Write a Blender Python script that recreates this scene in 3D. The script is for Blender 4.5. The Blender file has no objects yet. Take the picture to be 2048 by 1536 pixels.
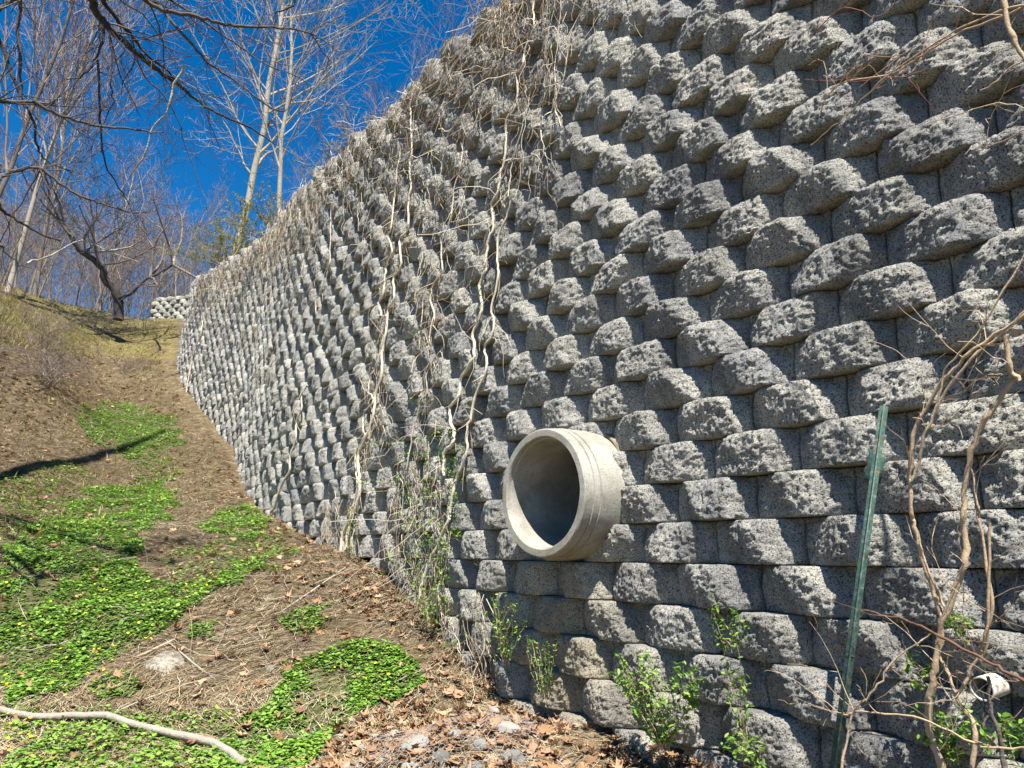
import bpy, math, random
import numpy as np
from math import radians as R, sin, cos, pi
rnd = random.Random(7)
rng = np.random.default_rng(11)
S = bpy.context.scene
COL = S.collection

# ------------------------------------------------------------------ camera, sky, sun, exposure
FPX, PITCH = 1362.0, R(13.77)
cam = bpy.data.cameras.new('camera'); camo = bpy.data.objects.new('camera', cam); COL.objects.link(camo)
cam.sensor_width = 36; cam.lens = 36 * FPX / 2048; cam.clip_start = .05; cam.clip_end = 2000
camo.location = (0, 0, 0); camo.rotation_euler = (R(90) + PITCH, 0, 0)
S.camera = camo
SUN_EL, SUN_AZ = R(61.5), R(170)       # azimuth clockwise from +Y (the view direction)
w = bpy.data.worlds.new('World'); S.world = w; w.use_nodes = True
nt = w.node_tree; bg = nt.nodes['Background']
sky = nt.nodes.new('ShaderNodeTexSky'); sky.sky_type = 'NISHITA'; sky.sun_disc = False
sky.sun_elevation = SUN_EL; sky.sun_rotation = SUN_AZ
sky.air_density = 1.0; sky.dust_density = 0.0; sky.ozone_density = 4.0; sky.altitude = 600
hs = nt.nodes.new('ShaderNodeHueSaturation'); hs.inputs['Saturation'].default_value = 1.38; hs.inputs['Value'].default_value = 1.62
nt.links.new(sky.outputs[0], hs.inputs['Color']); nt.links.new(hs.outputs[0], bg.inputs[0]); bg.inputs[1].default_value = .04
sl = bpy.data.lights.new('sun', 'SUN'); so = bpy.data.objects.new('sun', sl); COL.objects.link(so)
sl.energy = 5.0; sl.angle = R(.5); sl.color = (1, .955, .88)
sd = np.array([sin(SUN_AZ) * cos(SUN_EL), cos(SUN_AZ) * cos(SUN_EL), sin(SUN_EL)])
so.rotation_euler = (R(90) - SUN_EL, 0, -SUN_AZ + pi)
S.view_settings.view_transform = 'Standard'; S.view_settings.look = 'None'
S.view_settings.exposure = 1.4; S.view_settings.gamma = 1
S.render.engine = 'CYCLES'
S.cycles.max_bounces = 5; S.cycles.diffuse_bounces = 1

# ------------------------------------------------------------------ helpers
cp, sp = cos(PITCH), sin(PITCH)
def ray(px, py):
    u = (px - 1024) / FPX; v = (768 - py) / FPX
    return np.array([u, cp - v * sp, sp + v * cp])
def at(px, py, F):
    d = ray(px, py); return d * (F / d[1])
def project(P):
    P = np.atleast_2d(P); X, Y, Z = P[:, 0], P[:, 1], P[:, 2]
    d = Y * cp + Z * sp; v = (Z * cp - Y * sp) / np.where(np.abs(d) < 1e-3, 1e-3, d); u = X / np.where(np.abs(d) < 1e-3, 1e-3, d)
    x = 1024 + FPX * u; y = 768 - FPX * v
    bad = d < .1; x = np.where(bad, -9999, x); y = np.where(bad, -9999, y)
    return x, y

def _h(i, j, k, seed):
    i = i.astype(np.uint32); j = j.astype(np.uint32); k = k.astype(np.uint32)
    n = i * np.uint32(374761393) + j * np.uint32(668265263) + k * np.uint32(2147483647) + np.uint32((seed * 974634777) & 0xffffffff)
    n = (n ^ (n >> np.uint32(13))) * np.uint32(1274126177); n = n ^ (n >> np.uint32(16))
    n = n * np.uint32(2246822519); n = n ^ (n >> np.uint32(15))
    return n.astype(np.float64) / 4294967295.0
def vnoise(P, seed=0):
    f = np.floor(P); t = P - f; t = t * t * (3 - 2 * t); f = f.astype(np.int64) & 0xffffffff
    i, j, k = f[..., 0], f[..., 1], f[..., 2]; a, b, c = t[..., 0], t[..., 1], t[..., 2]
    r = 0
    for di in (0, 1):
        for dj in (0, 1):
            for dk in (0, 1):
                r = r + _h(i + di, j + dj, k + dk, seed) * (a if di else 1 - a) * (b if dj else 1 - b) * (c if dk else 1 - c)
    return r * 2 - 1
def fbm(P, octv=4, gain=.5, seed=0, lac=2.03):
    r = 0; a = 1
    for o in range(octv):
        r = r + a * vnoise(P, seed + o * 17); a *= gain; P = P * lac + 3.7
    return r

def mesh_np(name, V, F, mat=None, parent=None, smooth=False, attrs=None, loc=None):
    """V (n,3); F (m,k) with one k, or a list of such arrays"""
    V = np.asarray(V, np.float32)
    Fs = F if isinstance(F, list) else [F]
    Fs = [np.asarray(f, np.int32) for f in Fs if len(f)]
    me = bpy.data.meshes.new(name)
    if loc is not None: V = V - np.asarray(loc, np.float32)
    me.vertices.add(len(V)); me.vertices.foreach_set('co', V.ravel())
    li = np.concatenate([f.ravel() for f in Fs]); tot = np.concatenate([np.full(len(f), f.shape[1], np.int32) for f in Fs])
    st = np.concatenate([[0], np.cumsum(tot)[:-1]]).astype(np.int32)
    me.loops.add(len(li)); me.loops.foreach_set('vertex_index', li)
    me.polygons.add(len(tot)); me.polygons.foreach_set('loop_start', st); me.polygons.foreach_set('loop_total', tot)
    if smooth: me.polygons.foreach_set('use_smooth', np.ones(len(tot), bool))
    me.update(calc_edges=True); me.validate()
    for k, a in (attrs or {}).items():
        at_ = me.attributes.new(k, 'FLOAT', 'POINT'); at_.data.foreach_set('value', np.asarray(a, np.float32))
    o = bpy.data.objects.new(name, me); COL.objects.link(o)
    if mat: me.materials.append(mat)
    if parent: o.parent = parent
    if loc is not None:
        o.location = tuple(float(q) for q in loc)
        if parent: o.location = tuple(float(q) for q in (np.asarray(loc) - np.array(parent.location)))
    elif parent: o.location = tuple(-q for q in parent.location)
    return o
def tag(o, label=None, cat=None, group=None, kind=None):
    if label: o['label'] = label
    if cat: o['category'] = cat
    if group: o['group'] = group
    if kind: o['kind'] = kind
    return o
def empty(name, loc, label, cat, group=None):
    o = bpy.data.objects.new(name, None); COL.objects.link(o); o.location = tuple(float(q) for q in loc); o.empty_display_size = .1
    return tag(o, label, cat, group)

class Tubes:
    def __init__(s): s.V = []; s.F = []; s.T = []; s.n = 0; s.a = []
    def add(s, pts, rad, sides=5, val=None, cap=True):
        pts = np.asarray(pts, float); n = len(pts)
        rad = np.full(n, rad, float) if np.isscalar(rad) else np.asarray(rad, float)
        d = np.gradient(pts, axis=0); d /= np.linalg.norm(d, axis=1)[:, None] + 1e-9
        up = np.array([.31, .17, .93]); 
        if abs(d[0] @ up) > .9: up = np.array([1, .1, 0.])
        a = np.cross(d, up); a /= np.linalg.norm(a, axis=1)[:, None] + 1e-9; b = np.cross(d, a)
        th = np.arange(sides) * 2 * pi / sides
        ring = a[:, None, :] * np.cos(th)[None, :, None] + b[:, None, :] * np.sin(th)[None, :, None]
        V = pts[:, None, :] + ring * rad[:, None, None]
        s.V.append(V.reshape(-1, 3))
        i = np.arange(n - 1)[:, None] * sides; j = np.arange(sides)[None, :]; k = (j + 1) % sides
        s.F.append((np.stack([i + j, i + k, i + sides + k, i + sides + j], -1).reshape(-1, 4)) + s.n)
        if cap and sides > 3 and rad[0] > .004:
            s.T.append(np.array([[s.n + q for q in (0, qq, qq + 1)] for qq in range(1, sides - 1)]))
            e = s.n + (n - 1) * sides; s.T.append(np.array([[e, e + qq + 1, e + qq] for qq in range(1, sides - 1)]))
        s.a.append(np.full(n * sides, rnd.random() if val is None else val)); s.n += n * sides
    def build(s, name, mat, parent=None, smooth=True, loc=None):
        if not s.V: return None
        F = [np.concatenate(s.F)] + ([np.concatenate(s.T)] if s.T else [])
        return mesh_np(name, np.concatenate(s.V), F, mat, parent, smooth, {'tone': np.concatenate(s.a)}, loc)

def smooth_path(pts, k=4, jit=0.0):
    """Catmull-Rom through the points"""
    P = np.asarray(pts, float); P = np.vstack([2 * P[0] - P[1], P, 2 * P[-1] - P[-2]]); out = []
    for i in range(1, len(P) - 2):
        for q in range(k):
            t = q / k; p0, p1, p2, p3 = P[i - 1:i + 3]
            out.append(.5 * ((2 * p1) + (-p0 + p2) * t + (2 * p0 - 5 * p1 + 4 * p2 - p3) * t * t + (-p0 + 3 * p1 - 3 * p2 + p3) * t ** 3))
    out.append(P[-2]); out = np.array(out)
    if jit: out[1:-1] += rng.normal(0, jit, (len(out) - 2, 3))
    return out

# ------------------------------------------------------------------ materials
class NT:
    def __init__(s, name):
        s.m = bpy.data.materials.new(name); s.m.use_nodes = True; s.t = s.m.node_tree; s.b = s.t.nodes['Principled BSDF']
        s.b.inputs['Roughness'].default_value = .9; s.b.inputs['Specular IOR Level'].default_value = .25
    def n(s, typ, **kw):
        x = s.t.nodes.new(typ)
        for k, v in kw.items(): setattr(x, k, v)
        return x
    def l(s, a, b): s.t.links.new(a, b)
    def pos(s): return s.n('ShaderNodeNewGeometry').outputs['Position']
    def objc(s): return s.n('ShaderNodeTexCoord').outputs['Object']
    def noise(s, scale, vec=None, detail=4, rough=.6):
        x = s.n('ShaderNodeTexNoise'); x.inputs['Scale'].default_value = scale; x.inputs['Detail'].default_value = detail; x.inputs['Roughness'].default_value = rough
        if vec is not None: s.l(vec, x.inputs['Vector'])
        return x.outputs['Fac']
    def ramp(s, fac, stops):
        x = s.n('ShaderNodeValToRGB'); e = x.color_ramp.elements
        while len(e) < len(stops): e.new(.5)
        for q, (p, c) in zip(e, stops):
            q.position = p; q.color = (*c, 1) if len(c) == 3 else c
        s.l(fac, x.inputs[0]); return x.outputs[0]
    def mix(s, f, a, b, blend='MIX'):
        x = s.n('ShaderNodeMix', data_type='RGBA', blend_type=blend)
        for v, i in ((f, 0), (a, 6), (b, 7)):
            if hasattr(v, 'type') and not isinstance(v, (tuple, float)): s.l(v, x.inputs[i])
            else: x.inputs[i].default_value = v if i == 0 else (*v, 1)
        return x.outputs[2]
    def math(s, op, a, b=None):
        x = s.n('ShaderNodeMath', operation=op)
        for v, i in ((a, 0), (b, 1)):
            if v is None: continue
            if isinstance(v, (int, float)): x.inputs[i].default_value = v
            else: s.l(v, x.inputs[i])
        return x.outputs[0]
    def attr(s, name):
        return s.n('ShaderNodeAttribute', attribute_name=name).outputs['Fac']
    def bump(s, h, dist, strength=1):
        x = s.n('ShaderNodeBump'); x.inputs['Distance'].default_value = dist; x.inputs['Strength'].default_value = strength
        s.l(h, x.inputs['Height']); s.l(x.outputs[0], s.b.inputs['Normal'])
    def color(s, c):
        if isinstance(c, tuple): s.b.inputs['Base Color'].default_value = (*c, 1)
        else: s.l(c, s.b.inputs['Base Color'])
    def rough(s, v): s.b.inputs['Roughness'].default_value = v

def mat_block():
    m = NT('split_block'); p = m.pos()
    big = m.noise(3.2, p, 3, .6); mid = m.noise(15, p, 4, .65); fine = m.noise(130, p, 3, .7); spk = m.noise(310, p, 2, .6)
    t = m.math('ADD', m.math('MULTIPLY', m.attr('tone'), .22), m.math('ADD', m.math('MULTIPLY', big, .5), m.math('MULTIPLY', mid, .6)))
    base = m.ramp(t, [(.36, (.18, .185, .19)), (.50, (.34, .34, .335)), (.64, (.52, .50, .44)), (.9, (.64, .60, .50))])
    st = m.mix(m.math('MULTIPLY', m.attr('stain'), .75), base, (.42, .34, .20))
    mp = m.n('ShaderNodeMapping'); mp.inputs['Scale'].default_value = (5, 5, .7); m.l(p, mp.inputs[0])
    wz = m.noise(1.0, mp.outputs[0], 4, .6); st = m.mix(m.ramp(wz, [(.40, (.5, .5, .5)), (.55, (0, 0, 0))]), st, (.13, .13, .13)); st = m.mix(m.ramp(wz, [(.60, (0, 0, 0)), (.75, (.35, .35, .35))]), st, (.56, .52, .42))
    c = m.mix(m.ramp(fine, [(.40, (1, 1, 1)), (.49, (0, 0, 0))]), st, (.045, .045, .05))
    c = m.mix(m.ramp(spk, [(.56, (0, 0, 0)), (.68, (.45, .45, .45))]), c, (.60, .58, .51))
    m.color(c); m.rough(.96)
    h = m.math('ADD', m.math('MULTIPLY', m.noise(120, p, 5, .75), 1.0), m.math('MULTIPLY', spk, .35))
    m.bump(h, .02, 1.0); return m.m
def mat_core():
    m = NT('wall_core'); p = m.pos(); m.color(m.ramp(m.noise(30, p), [(.3, (.05, .05, .05)), (.7, (.13, .125, .115))])); return m.m
def mat_concrete():
    m = NT('pipe_concrete'); p = m.objc(); n1 = m.noise(5, p, 5, .65); n2 = m.noise(150, p, 2, .5)
    base = m.ramp(n1, [(.3, (.20, .185, .15)), (.5, (.31, .295, .25)), (.72, (.42, .405, .36))])
    sep = m.n('ShaderNodeSeparateXYZ'); m.l(p, sep.inputs[0])
    mp = m.n('ShaderNodeMapping'); mp.inputs['Scale'].default_value = (3, 40, 3); m.l(p, mp.inputs[0])
    stre = m.noise(3.0, mp.outputs[0], 4, .6)
    low = m.math('SUBTRACT', m.math('MULTIPLY', sep.outputs[2], -4.5), .85)
    f = m.math('MULTIPLY', m.n('ShaderNodeClamp').outputs[0], 1)
    cl = m.n('ShaderNodeClamp'); m.l(low, cl.inputs[0])
    f = m.math('MULTIPLY', cl.outputs[0], m.math('MULTIPLY', stre, 1.1))
    c = m.mix(f, base, (.14, .10, .045))
    c = m.mix(m.ramp(n2, [(.33, (1, 1, 1)), (.40, (0, 0, 0))]), c, (.13, .115, .08))
    m.color(c); m.rough(.85)
    m.bump(m.math('ADD', m.noise(60, p, 5, .7), m.math('MULTIPLY', n2, .5)), .003, .8); return m.m
def mat_ground():
    m = NT('forest_floor'); p = m.pos()
    a = m.noise(1.1, p, 6, .65); b = m.noise(24, p, 5, .7); c3 = m.noise(110, p, 3, .7)
    base = m.ramp(b, [(.3, (.02, .014, .009)), (.45, (.085, .06, .036)), (.58, (.19, .142, .088)), (.74, (.33, .265, .17))])
    md = m.noise(7.5, p, 5, .72); base = m.mix(m.ramp(md, [(.40, (.85, .85, .85)), (.52, (0, 0, 0))]), base, (.055, .038, .022)); base = m.mix(m.ramp(md, [(.54, (0, 0, 0)), (.66, (.8, .8, .8))]), base, (.30, .235, .13))
    base = m.mix(m.math('MULTIPLY', m.attr('olive'), m.ramp(m.noise(9, p, 5, .7), [(.4, (0, 0, 0)), (.55, (1, 1, 1))])), base, (.19, .165, .045))
    soil = m.mix(m.ramp(m.noise(2.3, p, 5, .7), [(.45, (0, 0, 0)), (.62, (.5, .5, .5))]), base, (.13, .09, .055))
    g = m.mix(m.math('MULTIPLY', m.ramp(m.math('ADD', m.attr('green'), m.math('MULTIPLY', m.math('SUBTRACT', b, .5), .9)), [(.45, (0, 0, 0)), (.8, (1, 1, 1))]), .55), soil, (.065, .10, .02))
    c = m.mix(m.ramp(c3, [(.30, (.75, .75, .75)), (.46, (0, 0, 0))]), g, (.02, .014, .01))
    m.color(c); m.rough(1); m.bump(m.math('ADD', b, m.math('MULTIPLY', c3, .5)), .03, 1); return m.m
def mat_var(name, stops, rough=.85, nscale=0, dark=None, trans=0, bump=None):
    m = NT(name); f = m.attr('tone')
    if nscale: f = m.math('ADD', m.math('MULTIPLY', f, .6), m.math('MULTIPLY', m.noise(nscale, m.pos(), 4, .65), .4))
    c = m.ramp(f, stops)
    m.color(c); m.rough(rough)
    if bump: m.bump(m.noise(bump[0], m.pos(), 4, .7), bump[1], 1)
    if trans:
        tr = m.n('ShaderNodeBsdfTranslucent'); m.l(c, tr.inputs[0]); mx = m.n('ShaderNodeMixShader'); mx.inputs[0].default_value = trans
        m.l(m.b.outputs[0], mx.inputs[1]); m.l(tr.outputs[0], mx.inputs[2]); m.l(mx.outputs[0], m.t.nodes['Material Output'].inputs[0])
    return m.m
M = dict(
    block=mat_block(), core=mat_core(), pipe=mat_concrete(), ground=mat_ground(),
    greybark=mat_var('grey_bark', [(.2, (.10, .08, .065)), (.5, (.20, .165, .135)), (.8, (.31, .27, .22))], .9, 20, bump=(40, .01)),
    bark=mat_var('bark', [(.2, (.14, .115, .095)), (.5, (.27, .23, .19)), (.8, (.42, .37, .30))], .9, 25, bump=(60, .01)),
    palebark=mat_var('pale_bark', [(.2, (.15, .13, .10)), (.5, (.27, .245, .195)), (.8, (.42, .385, .31))], .9, 14, bump=(40, .02)),
    darkbark=mat_var('dark_bark', [(.2, (.035, .03, .028)), (.5, (.085, .07, .06)), (.85, (.19, .165, .14))], .85, 18, bump=(50, .01)),
    twig=mat_var('twig', [(.1, (.10, .075, .065)), (.5, (.19, .15, .13)), (.9, (.34, .29, .25))], .9),
    redtwig=mat_var('red_twig', [(.1, (.13, .05, .04)), (.6, (.24, .11, .08)), (.9, (.35, .2, .12))], .8),
    vine=mat_var('vine', [(.1, (.30, .23, .16)), (.5, (.50, .42, .31)), (.9, (.68, .61, .49))], .85, 35, bump=(90, .006)),
    tangle=mat_var('vine_tangle', [(.1, (.20, .14, .09)), (.5, (.46, .37, .26)), (.9, (.68, .60, .45))], .9),
    stem=mat_var('shrub_stem', [(.1, (.24, .15, .09)), (.5, (.40, .29, .18)), (.9, (.52, .42, .29))], .8, 40, bump=(90, .004)),
    canebark=mat_var('cane_bark', [(.1, (.06, .035, .025)), (.6, (.13, .07, .045)), (.9, (.2, .12, .08))], .7),
    straw=mat_var('straw', [(.05, (.09, .06, .035)), (.4, (.27, .20, .12)), (.72, (.44, .35, .21)), (.97, (.62, .53, .36))], .85),
    deadleaf=mat_var('dead_leaf', [(.05, (.09, .045, .025)), (.4, (.24, .135, .07)), (.7, (.37, .23, .13)), (.95, (.50, .38, .26))], .75, 30, trans=.15),
    celand=mat_var('groundcover_leaf', [(.05, (.07, .16, .02)), (.5, (.15, .30, .04)), (.95, (.28, .43, .075))], .5, trans=.3),
    leaf=mat_var('young_leaf', [(.05, (.07, .15, .02)), (.5, (.13, .27, .035)), (.95, (.26, .40, .07))], .5, trans=.35),
    olive=mat_var('olive_leaf', [(.05, (.09, .10, .015)), (.5, (.23, .23, .04)), (.95, (.38, .36, .09))], .6, trans=.3),
    rock=mat_var('field_rock', [(.2, (.09, .085, .075)), (.5, (.18, .17, .145)), (.8, (.29, .27, .23))], .9, 12, bump=(45, .01)),
)
_m = NT('flower_yellow'); _m.color((.85, .62, .02)); _m.rough(.5); M['yellow'] = _m.m
_m = NT('wire_galvanised'); _m.color((.36, .36, .36)); _m.rough(.5); _m.b.inputs['Metallic'].default_value = .3; M['wire'] = _m.m
_m = NT('white_plastic'); _m.color(_m.ramp(_m.noise(30, _m.pos(), 4), [(.38, (.30, .20, .11)), (.52, (.62, .58, .48)), (.7, (.76, .73, .65))])); _m.rough(.5); M['pvc'] = _m.m
_m = NT('green_paint'); _p = _m.objc()
_m.color(_m.mix(_m.ramp(_m.noise(28, _p, 5, .7), [(.60, (0, 0, 0)), (.68, (1, 1, 1))]),
         _m.ramp(_m.noise(60, _p, 5, .7), [(.3, (.02, .045, .036)), (.55, (.05, .088, .072)), (.8, (.20, .25, .22))]), (.24, .10, .04)))
_m.rough(.45); _m.bump(_m.noise(120, _p), .001); M['paint'] = _m.m
_m = NT('mortar'); _m.color(_m.ramp(_m.noise(30, _m.pos(), 5), [(.3, (.14, .11, .07)), (.7, (.27, .22, .15))])); _m.bump(_m.noise(60, _m.pos()), .01); M['mortar'] = _m.m
_m = NT('flagstone'); _m.color(_m.ramp(_m.noise(30, _m.pos(), 5), [(.35, (.16, .14, .10)), (.65, (.38, .35, .29))])); _m.bump(_m.noise(90, _m.pos()), .006); M['slab'] = _m.m

# ------------------------------------------------------------------ plan of the wall
CTRL = [(4.6, -1.289), (3.2, .473), (1.8, 2.236), (.9, 3.369), (.3, 4.13), (-.3, 4.96), (-1.35, 6.42), (-2.2, 7.68), (-3.27, 9.3), (-4.35, 11.1), (-5.7, 13.5),
        (-7.1, 15.5), (-8.65, 17.5), (-10.05, 19.3), (-11.05, 20.8), (-11.8, 22.3), (-12.25, 23.8), (-12.4, 25.3), (-12.6, 26.6), (-13.2, 27.8), (-14.3, 28.9), (-15.8, 29.5), (-17.3, 29.8)]
_c = smooth_path([(x, y, 0) for x, y in CTRL], 12)[:, :2]
_s = np.concatenate([[0], np.cumsum(np.linalg.norm(np.diff(_c, axis=0), axis=1))]); SMAX = _s[-1]
def curve(s):
    s = np.asarray(s, float); return np.stack([np.interp(s, _s, _c[:, 0]), np.interp(s, _s, _c[:, 1])], -1)
def frame(s):
    a, b = curve(s - .15), curve(s + .15); t = (b - a); t = t / np.linalg.norm(t, axis=-1, keepdims=True)
    return t, np.stack([-t[..., 1], t[..., 0]], -1)      # tangent (leftward/away), outward normal (left of tangent)
H, W_, K0, SB = .203, .457, -.06, .013
ZT = lambda F: np.interp(F, [0, 5.3, 7.3, 8.8, 12.8, 18.5, 20.8, 25, 29, 31], [5.05, 5.05, 5.25, 5.7, 6.7, 8.0, 8.6, 10.2, 11.6, 11.9])
_dn = np.linspace(0, SMAX, 1200); _dc = curve(_dn)
def nearest(X, Y):
    """arc position and signed distance (+ = open side, where the camera stands)"""
    X = np.atleast_1d(X); Y = np.atleast_1d(Y); s = np.empty(len(X)); d = np.empty(len(X))
    for q in range(0, len(X), 20000):
        xx, yy = X[q:q + 20000], Y[q:q + 20000]
        D = (xx[:, None] - _dc[None, :, 0]) ** 2 + (yy[:, None] - _dc[None, :, 1]) ** 2; i = D.argmin(1)
        t, n = frame(_dn[i]); v = np.stack([xx, yy], -1) - _dc[i]
        s[q:q + 20000] = _dn[i]; d[q:q + 20000] = (v * n).sum(-1)
    return s, d
def wall_hit(px, py, off=0.0):
    """where the ray through a photo point meets the wall face, moved out by off"""
    r = ray(px, py); t = np.linspace(1.2, 45, 2600); P = r[None] * (t / r[1])[:, None]
    s, d = nearest(P[:, 0], P[:, 1]); side = d + SB * np.round((P[:, 2] - K0) / H) - off
    i = np.argmax(side < 0)
    if side[i] >= 0: i = len(t) - 1
    j = max(i - 1, 0); f = side[j] / (side[j] - side[i] + 1e-9) if i else 0
    return P[j] + (P[i] - P[j]) * f

# ------------------------------------------------------------------ ground
BF = [-20, 0, 2, 3.2, 4.2, 4.9, 5.4, 6.3, 8, 9.5, 11.2, 13, 15.1, 17, 19, 21.5, 25, 29, 35, 60, 200]
BZ = [-2.6, -1.6, -1.35, -1.16, -1.02, -.76, -.48, -.16, .2, .52, .95, 1.65, 2.6, 3.5, 4.6, 6.2, 8.3, 10.1, 11.0, 11.5, 11.5]
def ground_z(X, Y, rough=True):
    X = np.atleast_1d(np.asarray(X, float)); Y = np.atleast_1d(np.asarray(Y, float))
    s, d = nearest(X, Y); far = np.interp(Y, [0, 30], [1, 1])
    z = np.interp(Y, BF, BZ)
    A = np.interp(Y, [-5, 5, 8, 12, 14, 18, 21, 25, 30, 40], [.0, .1, .35, 1.9, 3.0, 3.3, 2.6, 1.0, .4, 0])
    dl = np.clip((d - 1.0) / 4.2, 0, 1); z = z + A * dl * dl * (3 - 2 * dl)
    z = z + .22 * np.exp(-np.clip(d, 0, 9) / .35) * np.clip((X - .1) / .8, 0, 1)      # soil heaped at the foot of the wall, near end
    z = z + .16 * np.exp(-((X + .25) / .55) ** 2 - ((Y - 3.75) / .4) ** 2)
    if rough:
        P = np.stack([X, Y, X * 0], -1); z = z + .06 * fbm(P * .8, 3, .5, 5) + .02 * fbm(P * 5, 3, .5, 6)
    return z
def poly_in(px, py, poly):
    poly = np.asarray(poly, float); r = np.zeros(len(px), bool); j = len(poly) - 1
    for i in range(len(poly)):
        xi, yi = poly[i]; xj, yj = poly[j]
        c = ((yi > py) != (yj > py)) & (px < (xj - xi) * (py - yi) / (yj - yi + 1e-9) + xi); r ^= c; j = i
    return r
GREEN = [([(0, 1080), (100, 1040), (200, 965), (320, 965), (365, 1010), (300, 1060), (265, 1110), (330, 1180), (430, 1160), (545, 1118), (540, 1150), (420, 1195), (330, 1250), (230, 1320), (150, 1380), (60, 1400), (0, 1420)], 1.0),
         ([(560, 1330), (640, 1300), (740, 1280), (845, 1320), (850, 1372), (780, 1420), (700, 1450), (650, 1480), (600, 1560), (440, 1560), (425, 1480), (480, 1440), (540, 1400)], 1.25),
         ([(150, 815), (230, 805), (285, 815), (360, 850), (350, 905), (280, 920), (160, 880)], .9), ([(290, 920), (350, 905), (370, 960), (260, 960)], .5),
         ([(0, 960), (100, 930), (200, 940), (200, 970), (90, 1040), (0, 1075)], .35), ([(430, 1030), (520, 1010), (560, 1050), (480, 1080), (400, 1060)], .8),
         ([(550, 1240), (620, 1205), (670, 1200), (640, 1245), (570, 1270)], .7), ([(385, 1255), (430, 1250), (430, 1280), (385, 1280)], .8), ([(185, 1370), (250, 1340), (280, 1380), (190, 1400)], .9),
         ([(0, 1400), (480, 1440), (440, 1560), (0, 1560)], .33), ([(330, 1190), (560, 1150), (620, 1080), (500, 1060), (330, 1120)], .2),
         ([(280, 560), (330, 640), (350, 760), (250, 720), (100, 700), (0, 640), (0, 560)], .22)]
def green_density(X, Y, Z):
    px, py = project(np.stack([X, Y, Z], -1)); jx = 18 * fbm(np.stack([X * 2.2, Y * 2.2, X * 0], -1), 3, .6, 31); jy = 14 * fbm(np.stack([X * 2.2, Y * 2.2, X * 0], -1), 3, .6, 77)
    g = np.zeros(len(X))
    for p, v in GREEN: g = np.maximum(g, poly_in(px + jx, py + jy, p) * v)
    return g
def grid_mesh(name, xs, ys, zf, mat, green=False):
    X, Y = np.meshgrid(xs, ys, indexing='ij'); Z = zf(X.ravel(), Y.ravel())
    nx, ny = len(xs), len(ys); i = np.arange(nx - 1)[:, None] * ny + np.arange(ny - 1)[None]
    F = np.stack([i, i + ny, i + ny + 1, i + 1], -1).reshape(-1, 4)
    V = np.stack([X.ravel(), Y.ravel(), Z], -1)
    qx, qy = project(V); at_ = {'green': green_density(V[:, 0], V[:, 1], V[:, 2]) if green else np.zeros(len(V)), 'olive': .75 * poly_in(qx, qy, [(-600, 400), (100, 540), (250, 600), (350, 630), (350, 720), (250, 720), (0, 690), (-600, 700)]) + .18}
    return mesh_np(name, V, F, mat, None, True, at_)
xs = np.unique(np.concatenate([np.linspace(-200, -22, 20), np.linspace(-22, -8, 70), np.linspace(-8, 2.2, 205), np.linspace(2.2, 12, 20), np.linspace(12, 200, 14)]))
ys = np.unique(np.concatenate([np.linspace(-60, -2, 14), np.linspace(-2, 2, 20), np.linspace(2, 12, 200), np.linspace(12, 34, 150), np.linspace(34, 300, 20)]))
gm = grid_mesh('ground', xs, ys, ground_z, M['ground'], True); tag(gm, kind='structure')

# slope held up by the wall
ss = np.linspace(0, SMAX, 150); C0 = curve(ss); t_, n_ = frame(ss); V = []; offs = [-.42, -.9, -1.6, -3, -6, -12, -25]
for o in offs:
    P = C0 + n_ * (o + .25 - SB * (ZT(C0[:, 1]) - K0) / H)[:, None]; zt = ZT(C0[:, 1]); V.append(np.stack([P[:, 0], P[:, 1], zt + np.minimum((-o - .42) * .22, 2.2) - .06 + .05 * fbm(np.stack([P[:, 0], P[:, 1], P[:, 0] * 0], -1) * 1.5, 3)], -1))
# far right: cover outwards
V = np.stack(V, 0); no, ns = V.shape[:2]; i = np.arange(no - 1)[:, None] * ns + np.arange(ns - 1)[None]
F = np.stack([i, i + 1, i + ns + 1, i + ns], -1).reshape(-1, 4)
up = mesh_np('hill', V.reshape(-1, 3), F, M['ground'], None, True, {'green': np.zeros(no * ns), 'olive': np.full(no * ns, .6)}); tag(up, kind='structure')

# ------------------------------------------------------------------ pipe position (needed to cut the blocks)
PIPE_R, PIPE_L = .372, .30
PN = np.array([-.783, -.622, 0.]); PC = at(1081, 984, 3.92)         # centre of the front face
PT = np.array([.622, -.783, 0.])
# small drain
DC = wall_hit(1988, 1370, .0); DR = .037; DN = np.array([-.85, -.53, -.05]); DN /= np.linalg.norm(DN)

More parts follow.
